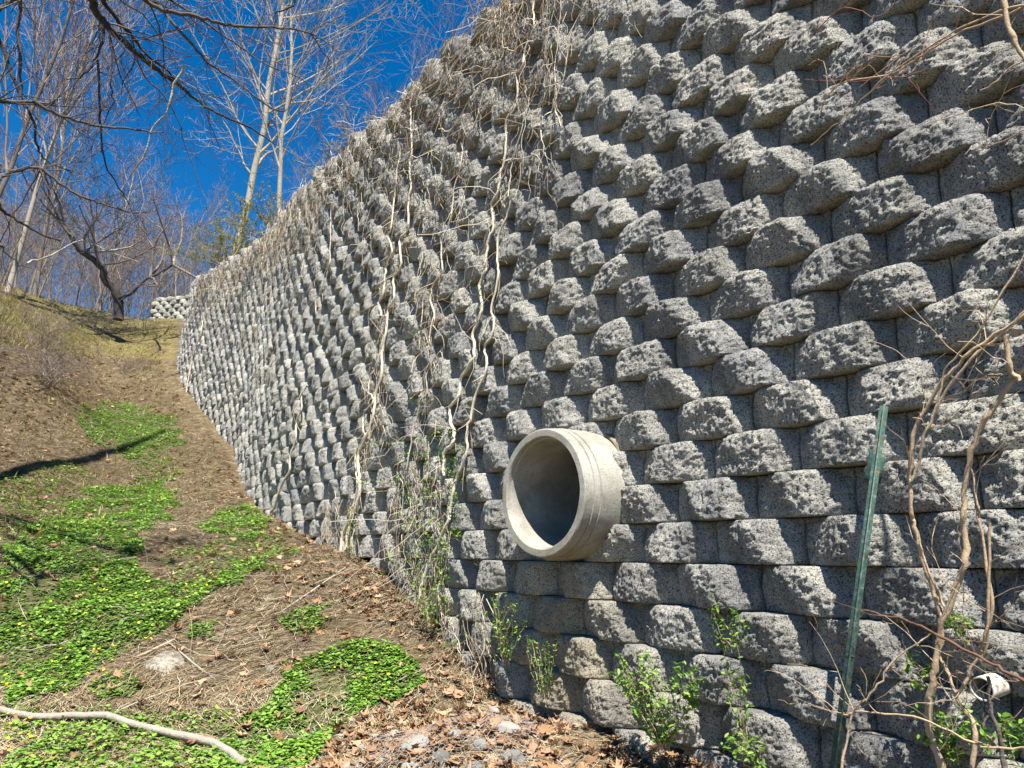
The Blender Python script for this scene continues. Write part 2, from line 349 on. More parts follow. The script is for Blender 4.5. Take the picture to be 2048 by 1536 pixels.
# ------------------------------------------------------------------ retaining wall
def block_geo(sc, k, nx, nz, rs, stub=False):
    """one split-face block as a single open-backed shell: returns V, F"""
    hw = W_ / 2 - .003; hh = H / 2 - .002
    a = np.linspace(-hw, hw, nx); b = np.linspace(-hh, hh, nz)
    A, B = np.meshgrid(a, b, indexing='ij'); t, n = frame(sc); c = curve(sc)
    rt = -t                                                     # rightwards when facing the wall
    N = .098 + rs.normal(0, .009); tv = rs.normal(.0, .12); sk = rs.normal(0, .35)
    sll = rs.uniform(.42, .66); slr = rs.uniform(.56, .86); Ax = A - sk * B
    p = np.minimum(np.minimum(N + tv * B + .10 * Ax, N + .012 + tv * B - .12 * Ax), np.minimum(.010 + (hw - Ax) * slr, .010 + (Ax + hw) * sll))
    p = np.minimum(p, .004 + np.minimum(hw - A, A + hw) * 1.2)
    e = np.clip(1 - np.maximum(np.abs(A) / hw - .86, 0) / .14 * .55, 0, 1)
    z0 = K0 + (k + .5) * H
    wp = np.stack([c[0] + rt[0] * A, c[1] + rt[1] * A, z0 + B], -1) + rs.uniform(0, 40)
    nz1 = fbm(wp * 10, 2, .5, 3) * .010 - np.abs(fbm(wp * 24, 2, .6, 9)) * .010 + fbm(wp * np.array([70, 70, 110]), 3, .85, 21) * .0055 + rs.normal(0, .0013 if nx > 40 else .002, A.shape)
    p = p + nz1 * e * 1.05
    u = np.clip((B + .015) / (hh + .015), 0, 1); ua = np.clip((np.abs(A) / hw - .55) / .45, 0, 1)
    p = p - .020 * u ** 5 - .045 * (ua ** 1.6) * (u ** 2) * (1 + .5 * rs.normal()) - .008 * np.clip(-B / hh, 0, 1) ** 6
    p = np.maximum(p, -.012 + nz1 * .6)
    # top outline chipped
    Bz = B.copy(); Bz[:, -1] -= .004 * np.abs(vnoise(wp[:, -1] * 30)) ; 
    # wrap ring going back
    A2 = np.pad(A, 1, mode='edge'); B2 = np.pad(Bz, 1, mode='edge'); p2 = np.pad(p, 1, mode='edge'); p2[0] = p2[-1] = -.08; p2[:, 0] = p2[:, -1] = -.08
    out = p2 - .096 - SB * k + rs.normal(0, .003)
    V = np.stack([c[0] + rt[0] * A2 + n[0] * out, c[1] + rt[1] * A2 + n[1] * out, z0 + B2], -1).reshape(-1, 3)
    m = nz + 2; i = np.arange(nx + 1)[:, None] * m + np.arange(nz + 1)[None]
    F = np.stack([i, i + m, i + m + 1, i + 1], -1).reshape(-1, 4)
    return V, F
def cut_pipe(V, F):
    out = F
    for c, ax, r in ((PC, PN, PIPE_R - .02), (DC, DN, DR + .012)):
        v = V - c; al = v @ ax; rad = np.linalg.norm(v - al[:, None] * ax, axis=1)
        ins = rad < r; out = out[~ins[out].all(1)]
        near = (rad < r) & (rad > r * .2)
        if ins.any() and (~ins).any() and r > .1:
            # pull the cut edge onto the circle
            q = V[near] - c; ql = q @ ax; rr = q - ql[:, None] * ax; V[near] = c + ql[:, None] * ax + rr / np.linalg.norm(rr, axis=1)[:, None] * r
    return V, out
wall = empty('retaining_wall', (*curve(6.0), -1.2), 'tall curving retaining wall of grey split-face concrete blocks', 'retaining wall')
cands = []
for k in range(-9, 60):
    s0 = (k % 2) * W_ / 2 + .2 + W_ / 2 * 0; z = K0 + k * H; sc = s0
    while sc < SMAX - .2:
        cc = curve(sc)
        if z + H < ZT(cc[1]) + .12 and z + H > np.interp(cc[1], BF, BZ) - .45: cands.append((sc, k))
        sc += W_
info = []
for sc, k in cands:
    c = curve(sc); t, n = frame(sc); P = np.array([c[0] - n[0] * SB * k, c[1] - n[1] * SB * k, K0 + (k + .5) * H])
    x, y = project(P); x, y = x[0], y[0]; dist = np.linalg.norm(P); vis = (n @ (-P[:2])) / dist
    e1, _ = project(P + np.array([t[0], t[1], 0]) * W_ / 2); e2, _ = project(P - np.array([t[0], t[1], 0]) * W_ / 2)
    _, y1 = project(P + np.array([0, 0, H / 2])); _, y2 = project(P - np.array([0, 0, H / 2]))
    gz = np.interp(c[1], BF, BZ)
    fx = max(0, min(2048, max(e1[0], e2[0])) - max(0, min(e1[0], e2[0]))); fy = max(0, min(1536, max(y1[0], y2[0])) - max(0, min(y1[0], y2[0])))
    area = fx * fy if (K0 + (k + 1) * H) > gz and x > -5000 else 0
    info.append((area, sc, k, dist, x, y, P))
order = sorted(range(len(info)), key=lambda q: -info[q][0]); top = set(order[:100])
SV, SF, ST, SS, nv = [], [], [], [], 0
for q, (area, sc, k, dist, x, y, P) in enumerate(info):
    rs = np.random.default_rng(1000 + q)
    onscreen = -150 < x < 2200 and -200 < y < 1750
    nx, nz = (60, 28) if q in top else (46, 22) if (dist < 7.5 and onscreen) else (26, 14) if (dist < 12 and onscreen) else (16, 10) if onscreen and dist < 25 else (12, 7)
    V, F = block_geo(sc, k, nx, nz, rs)
    v = P - PC; v = v - (v @ PN) * PN; rad = np.linalg.norm(v); 
    if rad < PIPE_R + .3 or np.linalg.norm(P - DC) < .4: V, F = cut_pipe(V, F)
    if len(F) < 4: continue
    tone = rs.beta(1.6, 1.6); below = PC[2] - .3 - P[2]; lat = v @ PT
    stain = float(np.clip(1.1 - abs(lat + .15) / .75, 0, 1) * np.clip(below / .4, 0, 1)); stain = max(stain, .25 * np.clip((-.55 - P[2]) / .5, 0, 1))
    if q in top:
        mesh_np('block', V, F, M['block'], wall, False, {'tone': np.full(len(V), tone), 'stain': np.full(len(V), stain)}, P)
    else:
        SV.append(V); SF.append(F + nv); ST.append(np.full(len(V), tone)); SS.append(np.full(len(V), stain)); nv += len(V)
o = mesh_np('block_courses', np.concatenate(SV), np.concatenate(SF), M['block'], wall, False, {'tone': np.concatenate(ST), 'stain': np.concatenate(SS)}); tag(o, kind='stuff')
# solid core behind the faces, so that joints are closed and dark
ss = np.linspace(0, SMAX, 700); C0 = curve(ss); t_, n_ = frame(ss); zz = np.arange(-14, 62) * .2
KV = np.empty((len(ss), len(zz), 3)); kk = (zz - K0) / H
gzb = np.interp(C0[:, 1], BF, BZ)
for j, z in enumerate(zz):
    P = C0 + n_ * (-.15 - SB * kk[j]); KV[:, j, 0] = P[:, 0]; KV[:, j, 1] = P[:, 1]; KV[:, j, 2] = np.clip(z, gzb - .6, ZT(C0[:, 1]) + .02)
V = KV.reshape(-1, 3); m = len(zz); i = np.arange(len(ss) - 1)[:, None] * m + np.arange(m - 1)[None]
F = np.stack([i, i + 1, i + m + 1, i + m], -1).reshape(-1, 4)
_, F = cut_pipe(V, F); mesh_np('wall_core', V, F, M['core'], wall, False)

# ------------------------------------------------------------------ concrete pipe
def lathe(c, ax, prof, n, name, mat, parent, jit=0):
    ax = np.asarray(ax, float); u = np.cross(ax, [0, 0, 1]); u /= np.linalg.norm(u); v = np.cross(u, ax); v /= np.linalg.norm(v)
    th = np.arange(n) * 2 * pi / n; V = []
    for a, r in prof:
        rr = r + (jit * vnoise(np.stack([np.cos(th) * 4, np.sin(th) * 4, th * 0 + a * 20], -1)) if jit else 0)
        V.append(np.asarray(c) + ax * a + (u * np.cos(th)[:, None] + v * np.sin(th)[:, None]) * (rr[:, None] if jit else rr))
    V = np.concatenate(V); i = np.arange(len(prof) - 1)[:, None] * n; j = np.arange(n)[None]; k = (j + 1) % n
    F = np.stack([i + j, i + k, i + n + k, i + n + j], -1).reshape(-1, 4)
    return mesh_np(name, V, F, mat, parent, False, None, c)
def smooth_by_angle(o, ang=35):
    me = o.data; me.polygons.foreach_set('use_smooth', np.ones(len(me.polygons), bool))
    me.set_sharp_from_angle(angle=R(ang))
pipe = empty('culvert_pipe', PC, 'round concrete drain pipe jutting out of the block wall', 'pipe')
r = PIPE_R
prof = [(-3.2, .02), (-3.2, .30), (-1.0, .302), (-.05, .304), (-.036, .306), (-.03, .312), (-.008, .315), (0, .321), (0, r - .016), (-.006, r - .009), (-.055, r - .004), (-.058, r - .010), (-.064, r - .010), (-.067, r - .001), (-.100, r + .001), (-.103, r - .005), (-.109, r - .005), (-.112, r + .004), (-.2, r + .008), (-.45, r + .010)]
po = lathe(PC, PN, prof, 128, 'barrel', M['pipe'], pipe, .0022); smooth_by_angle(po, 25)
prof = [(-.335, r + .002), (-.325, r + .012), (-.335, r + .02), (-.36, r + .028), (-.42, r + .035)]
o = lathe(PC, PN, prof, 90, 'mortar_collar', M['mortar'], pipe, .014)

drain = empty('drain_pipe', DC, 'short white plastic drain pipe poking out low in the wall', 'pipe')
prof = [(-.25, .02), (-.25, DR - .004), (.085, DR - .004), (.085, DR), (-.25, DR)]
o = lathe(DC, DN, prof, 40, 'tube', M['pvc'], drain); smooth_by_angle(o, 30)

# ------------------------------------------------------------------ steel fence post
def extr(name, sec, path, mat, parent, loc):
    """sweep a closed 2-D section along a straight path"""
    p0, p1 = np.asarray(path[0]), np.asarray(path[1]); d = p1 - p0; d /= np.linalg.norm(d)
    out = -PN * 0 + np.array([-.42, -.9, 0]); out -= (out @ d) * d; out /= np.linalg.norm(out); rt = np.cross(d, out); rt = -rt if rt[0] < 0 else rt
    sec = np.asarray(sec); n = len(sec); V = np.concatenate([p + rt * sec[:, :1] + out * sec[:, 1:] for p in (p0, p1)])
    F = [np.array([[i, (i + 1) % n, n + (i + 1) % n, n + i] for i in range(n)]), np.array([list(range(n))[::-1]]), np.array([list(range(n, 2 * n))])]
    return mesh_np(name, V, F, mat, parent, False, None, loc), (d, out, rt)
ptop = wall_hit(1768, 812, .12); pbot = wall_hit(1668, 1545, .30); pdir = (ptop - pbot) / np.linalg.norm(ptop - pbot); pfoot = pbot - pdir * .35
post = empty('fence_post', pfoot, 'leaning green steel T-post with rusty flecks, in front of the wall', 'post')
w1 = .0150
_, (pd, pout, prt) = extr('flange', [(-w1, -.002), (-w1, .002), (-.003, .003), (-.0028, .024), (.0028, .024), (.003, .003), (w1, .002), (w1, -.002)], (pfoot, ptop), M['paint'], post, pfoot)
ac = ptop - pd * .235; zs = [(-.030, .052), (-.024, .03), (-.031, .018), (-.025, .0), (-.033, -.022), (-.026, -.04), (-.032, -.068), (.018, -.058), (.026, -.02), (.022, .0), (.028, .018), (.02, .045)]
pl = np.array([ac + prt * a * 1.15 + pd * b * 1.15 - pout * .004 for a, b in zs]); pl2 = pl - pout * .003; n = len(zs)
mesh_np('anchor_plate', np.concatenate([pl, pl2]), [np.array([list(range(n))]), np.array([list(range(n, 2 * n))[::-1]]), np.array([[i, n + i, n + (i + 1) % n, (i + 1) % n] for i in range(n)])], M['paint'], post, False, None, pfoot)
#@@VEG@@
# ------------------------------------------------------------------ lookups and scatter helpers
_gx = np.arange(-24, 4.01, .1); _gy = np.arange(.5, 50, .1); _GX, _GY = np.meshgrid(_gx, _gy, indexing='ij')
_GZ = ground_z(_GX.ravel(), _GY.ravel()).reshape(_GX.shape); _GD = nearest(_GX.ravel(), _GY.ravel())[1].reshape(_GX.shape)
def _bil(G, X, Y):
    fx = np.clip((np.asarray(X) - _gx[0]) / .1, 0, len(_gx) - 1.001); fy = np.clip((np.asarray(Y) - _gy[0]) / .1, 0, len(_gy) - 1.001)
    i = fx.astype(int); j = fy.astype(int); a = fx - i; b = fy - j
    return G[i, j] * (1 - a) * (1 - b) + G[i + 1, j] * a * (1 - b) + G[i, j + 1] * (1 - a) * b + G[i + 1, j + 1] * a * b
GZ = lambda X, Y: _bil(_GZ, X, Y)
GD = lambda X, Y: _bil(_GD, X, Y)
def ground_hit(px, py):
    r = ray(px, py); t = np.linspace(1.0, 45, 3000); P = r[None] * (t / r[1])[:, None]; below = P[:, 2] < GZ(P[:, 0], P[:, 1])
    i = np.argmax(below); return P[i] if below.any() else P[-1]
def scatter_ground(n, rmin=2.2, rmax=24, dmin=.03):
    """random ground points, denser close to the eye"""
    r = np.exp(rng.uniform(np.log(rmin), np.log(rmax), n)); a = rng.uniform(R(-50), R(32), n)
    X = r * np.sin(a); Y = r * np.cos(a); ok = (X > -23) & (X < 3.9) & (Y > .6)
    X, Y = X[ok], Y[ok]; ok = GD(X, Y) > dmin; X, Y = X[ok], Y[ok]; Z = GZ(X, Y)
    px, py = project(np.stack([X, Y, Z], -1)); ok = (px > -260) & (px < 2300) & (py < 1800) & (py > 300)
    return X[ok], Y[ok], Z[ok], px[ok], py[ok]
def rotmats(n, tilt, yaw=None):
    y = rng.uniform(0, 2 * pi, n) if yaw is None else yaw; t = tilt; ax = rng.uniform(0, 2 * pi, n)
    k = np.stack([np.cos(ax), np.sin(ax), ax * 0], -1); c = np.cos(t)[:, None, None]; s = np.sin(t)[:, None, None]
    K = np.zeros((n, 3, 3)); K[:, 0, 2] = k[:, 1]; K[:, 1, 2] = -k[:, 0]; K[:, 2, 0] = -k[:, 1]; K[:, 2, 1] = k[:, 0]
    Rt = np.eye(3)[None] * c + s * K + (1 - c) * k[:, :, None] * k[:, None, :]
    Ry = np.zeros((n, 3, 3)); Ry[:, 0, 0] = Ry[:, 1, 1] = np.cos(y); Ry[:, 0, 1] = -np.sin(y); Ry[:, 1, 0] = np.sin(y); Ry[:, 2, 2] = 1
    return Rt @ Ry
def stamp(P, Rm, scale, tv, tf, bend=None):
    """copies of a template (tv, tf) at P; tone random per copy"""
    n, k = len(P), len(tv); T = np.broadcast_to(tv, (n, k, 3)).copy()
    if bend is not None: T[:, :, 2] += bend[:, None] * (T[:, :, 0] ** 2 + .4 * T[:, :, 1] ** 2)
    T *= np.asarray(scale)[:, None, None] if np.ndim(scale) == 1 else scale
    V = np.einsum('nij,nkj->nki', Rm, T) + P[:, None, :]
    F = (np.arange(n) * k)[:, None, None] + tf[None]
    return V.reshape(-1, 3), F.reshape(-1, tf.shape[1])
def leaf_obj(name, P, tilt, scale, tv, tf, mat, parent=None, bend=None, loc=None, tone=None, yaw=None):
    n = len(P)
    if not n: return None
    V, F = stamp(P, rotmats(n, tilt, yaw), scale, tv, tf, bend)
    tone = rng.uniform(0, 1, n) if tone is None else tone
    return mesh_np(name, V, F, mat, parent, False, {'tone': np.repeat(tone, len(tv))}, loc)
def fan(pts):
    pts = np.array(pts, float); n = len(pts); c = pts.mean(0, keepdims=True); v = np.vstack([c, pts]); return v, np.array([[0, i + 1, (i + 1) % n + 1] for i in range(n)])
_t = np.linspace(0, 2 * pi, 9)[:-1]
HEART = fan([(-.9, 0, 0), (-1.1, .45, .1), (-.5, 1, .16), (.45, .85, .1), (1.15, 0, .0), (.45, -.85, .1), (-.5, -1, .16), (-1.1, -.45, .1)])
OVAL = (np.array([(-1, 0, 0), (-.3, .42, .12), (.5, .36, .1), (1.1, 0, -.1), (.5, -.36, .1), (-.3, -.42, .12), (0, 0, 0)], float), np.array([[6, 0, 5], [6, 5, 4], [6, 4, 3], [6, 3, 2], [6, 2, 1], [6, 1, 0]]))
MAPLE = fan([(-1, 0, 0), (-.55, .5, .12), (-.3, 1.05, .3), (.05, .5, .08), (.62, .85, .25), (.5, .3, 0), (1.3, .05, .2), (.5, -.32, 0), (.66, -.8, .3), (.05, -.5, .06), (-.3, -1.0, .22), (-.55, -.45, .1)])
STAR = fan([(cos(a) * (1 if i % 2 == 0 else .42), sin(a) * (1 if i % 2 == 0 else .42), .18 if i % 2 == 0 else 0) for i, a in enumerate(np.linspace(0, 2 * pi, 17)[:-1])])
BLADE = (np.array([(-1, -.012, 0), (-1, .012, 0), (0, .016, .10), (0, -.016, .10), (1, 0, 0)], float), np.array([[0, 1, 2], [0, 2, 3], [3, 2, 4]]))
GRASS = (np.array([(0, -.035, 0), (0, .035, 0), (.12, .028, .6), (.12, -.028, .6), (.42, 0, 1.1)], float), np.array([[0, 1, 2], [0, 2, 3], [3, 2, 4]]))

# ------------------------------------------------------------------ ground cover
def dens(X, Y, sc, seed): return .5 + .5 * fbm(np.stack([X * sc, Y * sc, X * 0], -1), 3, .6, seed)
X, Y, Z, px, py = scatter_ground(620000, 2.4, 26, .01)
g = green_density(X, Y, Z); keep = rng.uniform(0, 1, len(X)) < np.where(g > .6, .30, .85) * (.35 + .8 * dens(X, Y, 1.7, 3)); X, Y, Z = X[keep], Y[keep], Z[keep]; rr = np.hypot(X, Y); n = len(X)
flow = 1.9 + 1.5 * fbm(np.stack([X * .8, Y * .8, X * 0], -1), 2, .5, 8)
yaw = np.where(rng.uniform(0, 1, n) < .62, flow + rng.normal(0, .45, n), rng.uniform(0, 2 * pi, n))
tone = np.clip(.25 + .75 * rng.beta(1.6, 1.4, n) * (.4 + .9 * dens(X, Y, .9, 14)), 0, 1)
o = leaf_obj('dry_grass', np.stack([X, Y, Z + .006 + .012 * rng.uniform(0, 1, n)], -1), np.abs(rng.normal(0, .16, n)), rng.uniform(.02, .085, n) * (.75 + rr / 12), BLADE[0] * [1, 1.0, 1], BLADE[1], M['straw'], tone=tone, yaw=yaw)
tag(o, 'matted pale dry grass lying over the slope', 'dry grass', kind='stuff')

X, Y, Z, px, py = scatter_ground(60000, 2.2, 26, .0)
d = GD(X, Y); litter = poly_in(px, py, [(640, 1180), (900, 1180), (1100, 1400), (1300, 1480), (2100, 1470), (2100, 1700), (620, 1700), (650, 1480), (860, 1380), (840, 1300)])
bank = poly_in(px, py, [(0, 690), (200, 700), (360, 800), (300, 800), (0, 900)])
pr = .12 + .65 * litter + .55 * np.exp(-d / .3) + .6 * bank; pr *= (.35 + 1.0 * dens(X, Y, 2.3, 51)); keep = rng.uniform(0, 1, len(X)) < pr; X, Y, Z = X[keep], Y[keep], Z[keep]; n = len(X)
o = leaf_obj('leaf_litter', np.stack([X, Y, Z + .012 + .03 * rng.uniform(0, 1, n) ** 2], -1), np.abs(rng.normal(.25, .4, n)), rng.uniform(.010, .036, n) * (1 + np.hypot(X, Y) / 40), *MAPLE, M['deadleaf'], bend=rng.normal(.1, .45, n))
tag(o, 'brown curled dead leaves strewn on the slope and along the wall foot', 'leaf litter', kind='stuff')

X, Y, Z, px, py = scatter_ground(760000, 2.4, 21, .02)
g = green_density(X, Y, Z); dd = dens(X, Y, 3.4, 4); keep = rng.uniform(0, 1, len(X)) < g * np.clip(dd * 2.4 - .25, 0.03, 1); X, Y, Z = X[keep], Y[keep], Z[keep]; rr = np.hypot(X, Y); n = len(X)
hgt = .008 + .045 * rng.uniform(0, 1, n) * np.clip(dens(X, Y, 3.4, 4) * 1.3, 0, 1.2)
o = leaf_obj('green_groundcover', np.stack([X, Y, Z + hgt], -1), np.abs(rng.normal(.2, .3, n)), rng.uniform(.005, .0125, n) * (.85 + rr / 17), *HEART, M['celand'], bend=rng.normal(.1, .25, n), tone=np.clip(.15 + hgt * 12 + rng.normal(0, .2, n), 0, 1))
tag(o, 'low carpet of glossy round green leaves in patches on the slope', 'ground cover', kind='stuff')
X, Y, Z, px, py = scatter_ground(9000, 2.8, 8, .1)
fl = poly_in(px, py, [(0, 1160), (260, 1180), (420, 1150), (440, 1190), (330, 1260), (220, 1400), (0, 1536)]) * .22 + poly_in(px, py, [(400, 1390), (600, 1330), (840, 1300), (840, 1400), (600, 1500), (420, 1500)]) * .035
keep = rng.uniform(0, 1, len(X)) < fl * 1.6; X, Y, Z = X[keep], Y[keep], Z[keep]; n = len(X)
o = leaf_obj('yellow_flowers', np.stack([X, Y, Z + .062], -1), np.abs(rng.normal(0, .35, n)) + .2, rng.uniform(.008, .0135, n), *STAR, M['yellow'])
tag(o, 'tiny yellow star flowers dotted over the green ground cover', 'wildflowers', kind='stuff')
# upright grass and weeds on the bank and beside the path
X, Y, Z, px, py = scatter_ground(420000, 5, 40, .05)
bk = poly_in(px, py, [(-200, 500), (100, 560), (250, 600), (345, 630), (360, 740), (300, 760), (200, 720), (0, 690), (-200, 690)]) * .8 + poly_in(px, py, [(0, 690), (300, 720), (360, 800), (440, 900), (420, 1000), (0, 1100)]) * .08
keep = rng.uniform(0, 1, len(X)) < bk * (.15 + dens(X, Y, 1.2, 40)); X, Y, Z = X[keep], Y[keep], Z[keep]; n = len(X)
gz = dens(X, Y, 1.6, 60) + rng.normal(0, .2, n) > .46
for nm, sel, mt, lb in (('tall_dry_grass', ~gz, M['straw'], 'upright pale straw grass on the bank left of the path'), ('bank_weeds', gz, M['olive'], 'short olive weeds among the dry grass of the bank')):
    k = int(sel.sum()); o = leaf_obj(nm, np.stack([X[sel], Y[sel], Z[sel] - .01], -1), np.abs(rng.normal(.3, .35, k)), rng.uniform(.05, .16, k) * (1 if nm[0] == 't' else .9), GRASS[0] * [1, 1.1 if nm[0] == 't' else 2.0, 1], GRASS[1], mt, tone=rng.uniform(0, .72, k)); tag(o, lb, 'grass', kind='stuff')
# fine fallen twigs
tb = Tubes(); X, Y, Z, px, py = scatter_ground(700, 2.5, 18, .1)
for x, y, z in zip(X, Y, Z):
    L = rnd.uniform(.12, .6); a = rnd.uniform(0, 2 * pi); q = np.linspace(-.5, .5, 5); xx = x + cos(a) * q * L + rng.normal(0, .012, 5); yy = y + sin(a) * q * L + rng.normal(0, .012, 5)
    tb.add(np.stack([xx, yy, GZ(xx, yy) + .012 + rnd.random() * .02], -1), [.0035, .0035, .003, .0025, .0015], 4)
o = tb.build('fallen_twigs', M['bark']); tag(o, 'thin fallen twigs lying over the grass slope', 'twigs', kind='stuff')

# the stick across the near left corner
tb = Tubes(); pp = [ground_hit(x, y) + np.array([0, 0, .05]) for x, y in [(-90, 1415), (0, 1437), (60, 1452), (150, 1450), (210, 1450), (250, 1463), (300, 1476), (370, 1493), (420, 1505), (455, 1522), (490, 1550)]]
tb.add(smooth_path(pp, 4, .002), np.interp(np.linspace(0, 1, 41), [0, .5, 1], [.017, .019, .021]), 9, .6)
o = tb.build('fallen_branch', M['bark']); tag(o, 'long grey curved branch lying on the grass at the near corner', 'branch')
for pts, rr_, mt, lb in (([(270, 1322), (320, 1298), (355, 1283)], .009, 'vine', 'short pale split stick resting beside the flat stone'), ([(250, 1060), (430, 1040), (500, 990)], .006, 'bark', 'thin grey stick lying on the path below the green patch'),
                        ([(0, 1290), (190, 1240)], .005, 'vine', 'straight pale stalk lying in the flowered ground cover'), ([(560, 1230), (690, 1140)], .006, 'bark', 'thin dark stick on bare soil under the leafy vine foot'), ([(330, 1285), (430, 1365)], .006, 'bark', 'dark twig crossing the flat half-buried stone')):
    tb = Tubes(); P = [ground_hit(x, y) + np.array([0, 0, .02]) for x, y in pts]; P = smooth_path(P, 3, .004); tb.add(P, rr_, 6)
    tag(tb.build('stick', M[mt]), lb, 'stick')
# flat half-buried stone
c = ground_hit(332, 1330); th = np.array([-2.5, -1.2, .3, 1.4, 2.3]); rad = np.array([.13, .12, .11, .13, .10]); tp = np.stack([c[0] + rad * np.cos(th), c[1] + rad * np.sin(th) * 1.1, np.full(5, c[2] + .0)], -1); tp[:, 2] = GZ(tp[:, 0], tp[:, 1]) + .028
n = 5; bt = tp - [0, 0, .1]; o = mesh_np('flat_stone', np.vstack([tp, bt]), [np.array([list(range(n))]), np.array([[i, n + i, n + (i + 1) % n, (i + 1) % n] for i in range(n)])], M['slab'], None, False, None, c)
tag(o, 'flat grey broken paving slab half buried in the dry grass', 'stone slab')

# rocks and wire netting at the near edge
def rock(c, r, seed, mat, name='rock', sq=(1, .8, .6)):
    nu, nv = 22, 12; u = np.linspace(0, 2 * pi, nu + 1)[:-1]; v = np.linspace(.02, pi - .02, nv); U, Vv = np.meshgrid(u, v, indexing='ij')
    D = np.stack([np.cos(U) * np.sin(Vv), np.sin(U) * np.sin(Vv), np.cos(Vv)], -1)
    pl = np.random.default_rng(seed).normal(0, 1, (9, 3)); pl /= np.linalg.norm(pl, axis=1)[:, None]; dd = np.min(.78 / np.maximum(D @ pl.T, .25), -1); rr = np.minimum(dd, 1.15) * (1 + .05 * fbm(D * 4 + seed, 3))
    P = D * rr[..., None] * r * np.array(sq) + c; i = np.arange(nu)[:, None] * nv; i2 = ((np.arange(nu) + 1) % nu)[:, None] * nv; j = np.arange(nv - 1)[None]
    F = np.stack([i + j, i2 + j, i2 + j + 1, i + j + 1], -1).reshape(-1, 4)
    return mesh_np(name, P.reshape(-1, 3), F, mat, None, False, {'tone': np.full(nu * nv, np.random.default_rng(seed).random())}, c)
RK = [(735, 1508, .06), (790, 1478, .05), (835, 1500, .075), (905, 1478, .05), (880, 1530, .07), (960, 1500, .055), (1010, 1475, .08), (700, 1545, .06), (1030, 1525, .06), (945, 1545, .06), (820, 1550, .06), (990, 1430, .05), (770, 1530, .045)]
rl = ['square grey rock at the left end of the wire netting', 'small rock above the netted pair', 'large pale rock in the middle of the netting', 'rock just left of the brown wet stone', 'broad pale rock at the frame edge under netting', 'angular dark rock right of the netting curl', 'large brown mossy rock against the wall foot', 'low rock left of the netting in the dead leaves', 'rock below the mossy one', 'rounded rock at the bottom between netted rocks', 'bottom rock half hidden by leaves', 'small rock in dry stems near the tan blocks', 'small grey stone tucked between the left rocks']
for i, (x, y, r_) in enumerate(RK):
    c = ground_hit(x, y); o = rock(c + np.array([0, 0, r_ * .25]), r_, 40 + i, M['rock']); tag(o, rl[i], 'rock', 'rocks under the wire netting')
for i, (x, y, r_, lb) in enumerate([(542, 1340, .04, 'pale stone in the dry grass beside the near green patch'), (568, 1228, .025, 'small white stone on the bare soil'), (455, 1240, .02, 'tiny pebble on the dry soil above the flat stone'), (655, 1335, .03, 'stone at the upper edge of the near green patch'), (196, 952, .05, 'pale stone on the slope'), (320, 870, .06, 'stone beside the wall foot path')][:4]):
    c = ground_hit(x, y); tag(rock(c + np.array([0, 0, r_ * .3]), r_, 90 + i, M['rock']), lb, 'stone')
tb = Tubes(); hx = .026
for i in range(-9, 14):
    for j in range(-6, 8):
        cx, cy = i * hx * 1.5, j * hx * 1.732 + (i % 2) * hx * .866
        if rnd.random() < .12: continue
        k = [(cx + hx * cos(a), cy + hx * sin(a)) for a in (0, pi / 3, 2 * pi / 3, pi)]
        o0 = ground_hit(860, 1490); P = []
        for a, b in k:
            x = o0[0] + a + .02 * vnoise(np.array([[a * 9, b * 9, 1]]))[0]; y = o0[1] + b + .02 * vnoise(np.array([[a * 9, b * 9, 5]]))[0]
            hh = max([0] + [(r_ * .82) * max(0, 1 - ((x - q[0]) ** 2 + (y - q[1]) ** 2) / (r_ * 1.1) ** 2) for (q, r_) in [(ground_hit(*z[:2]), z[2]) for z in ()]])
            P.append((x, y, GZ(x, y) + .052 + .02 * vnoise(np.array([[a * 14, b * 14, 9]]))[0]))
        tb.add(np.array(P), .0013, 3, .5)
o = tb.build('wire_netting', M['wire']); tag(o, 'crumpled hexagonal wire netting laid over rocks and dead leaves', 'wire netting')

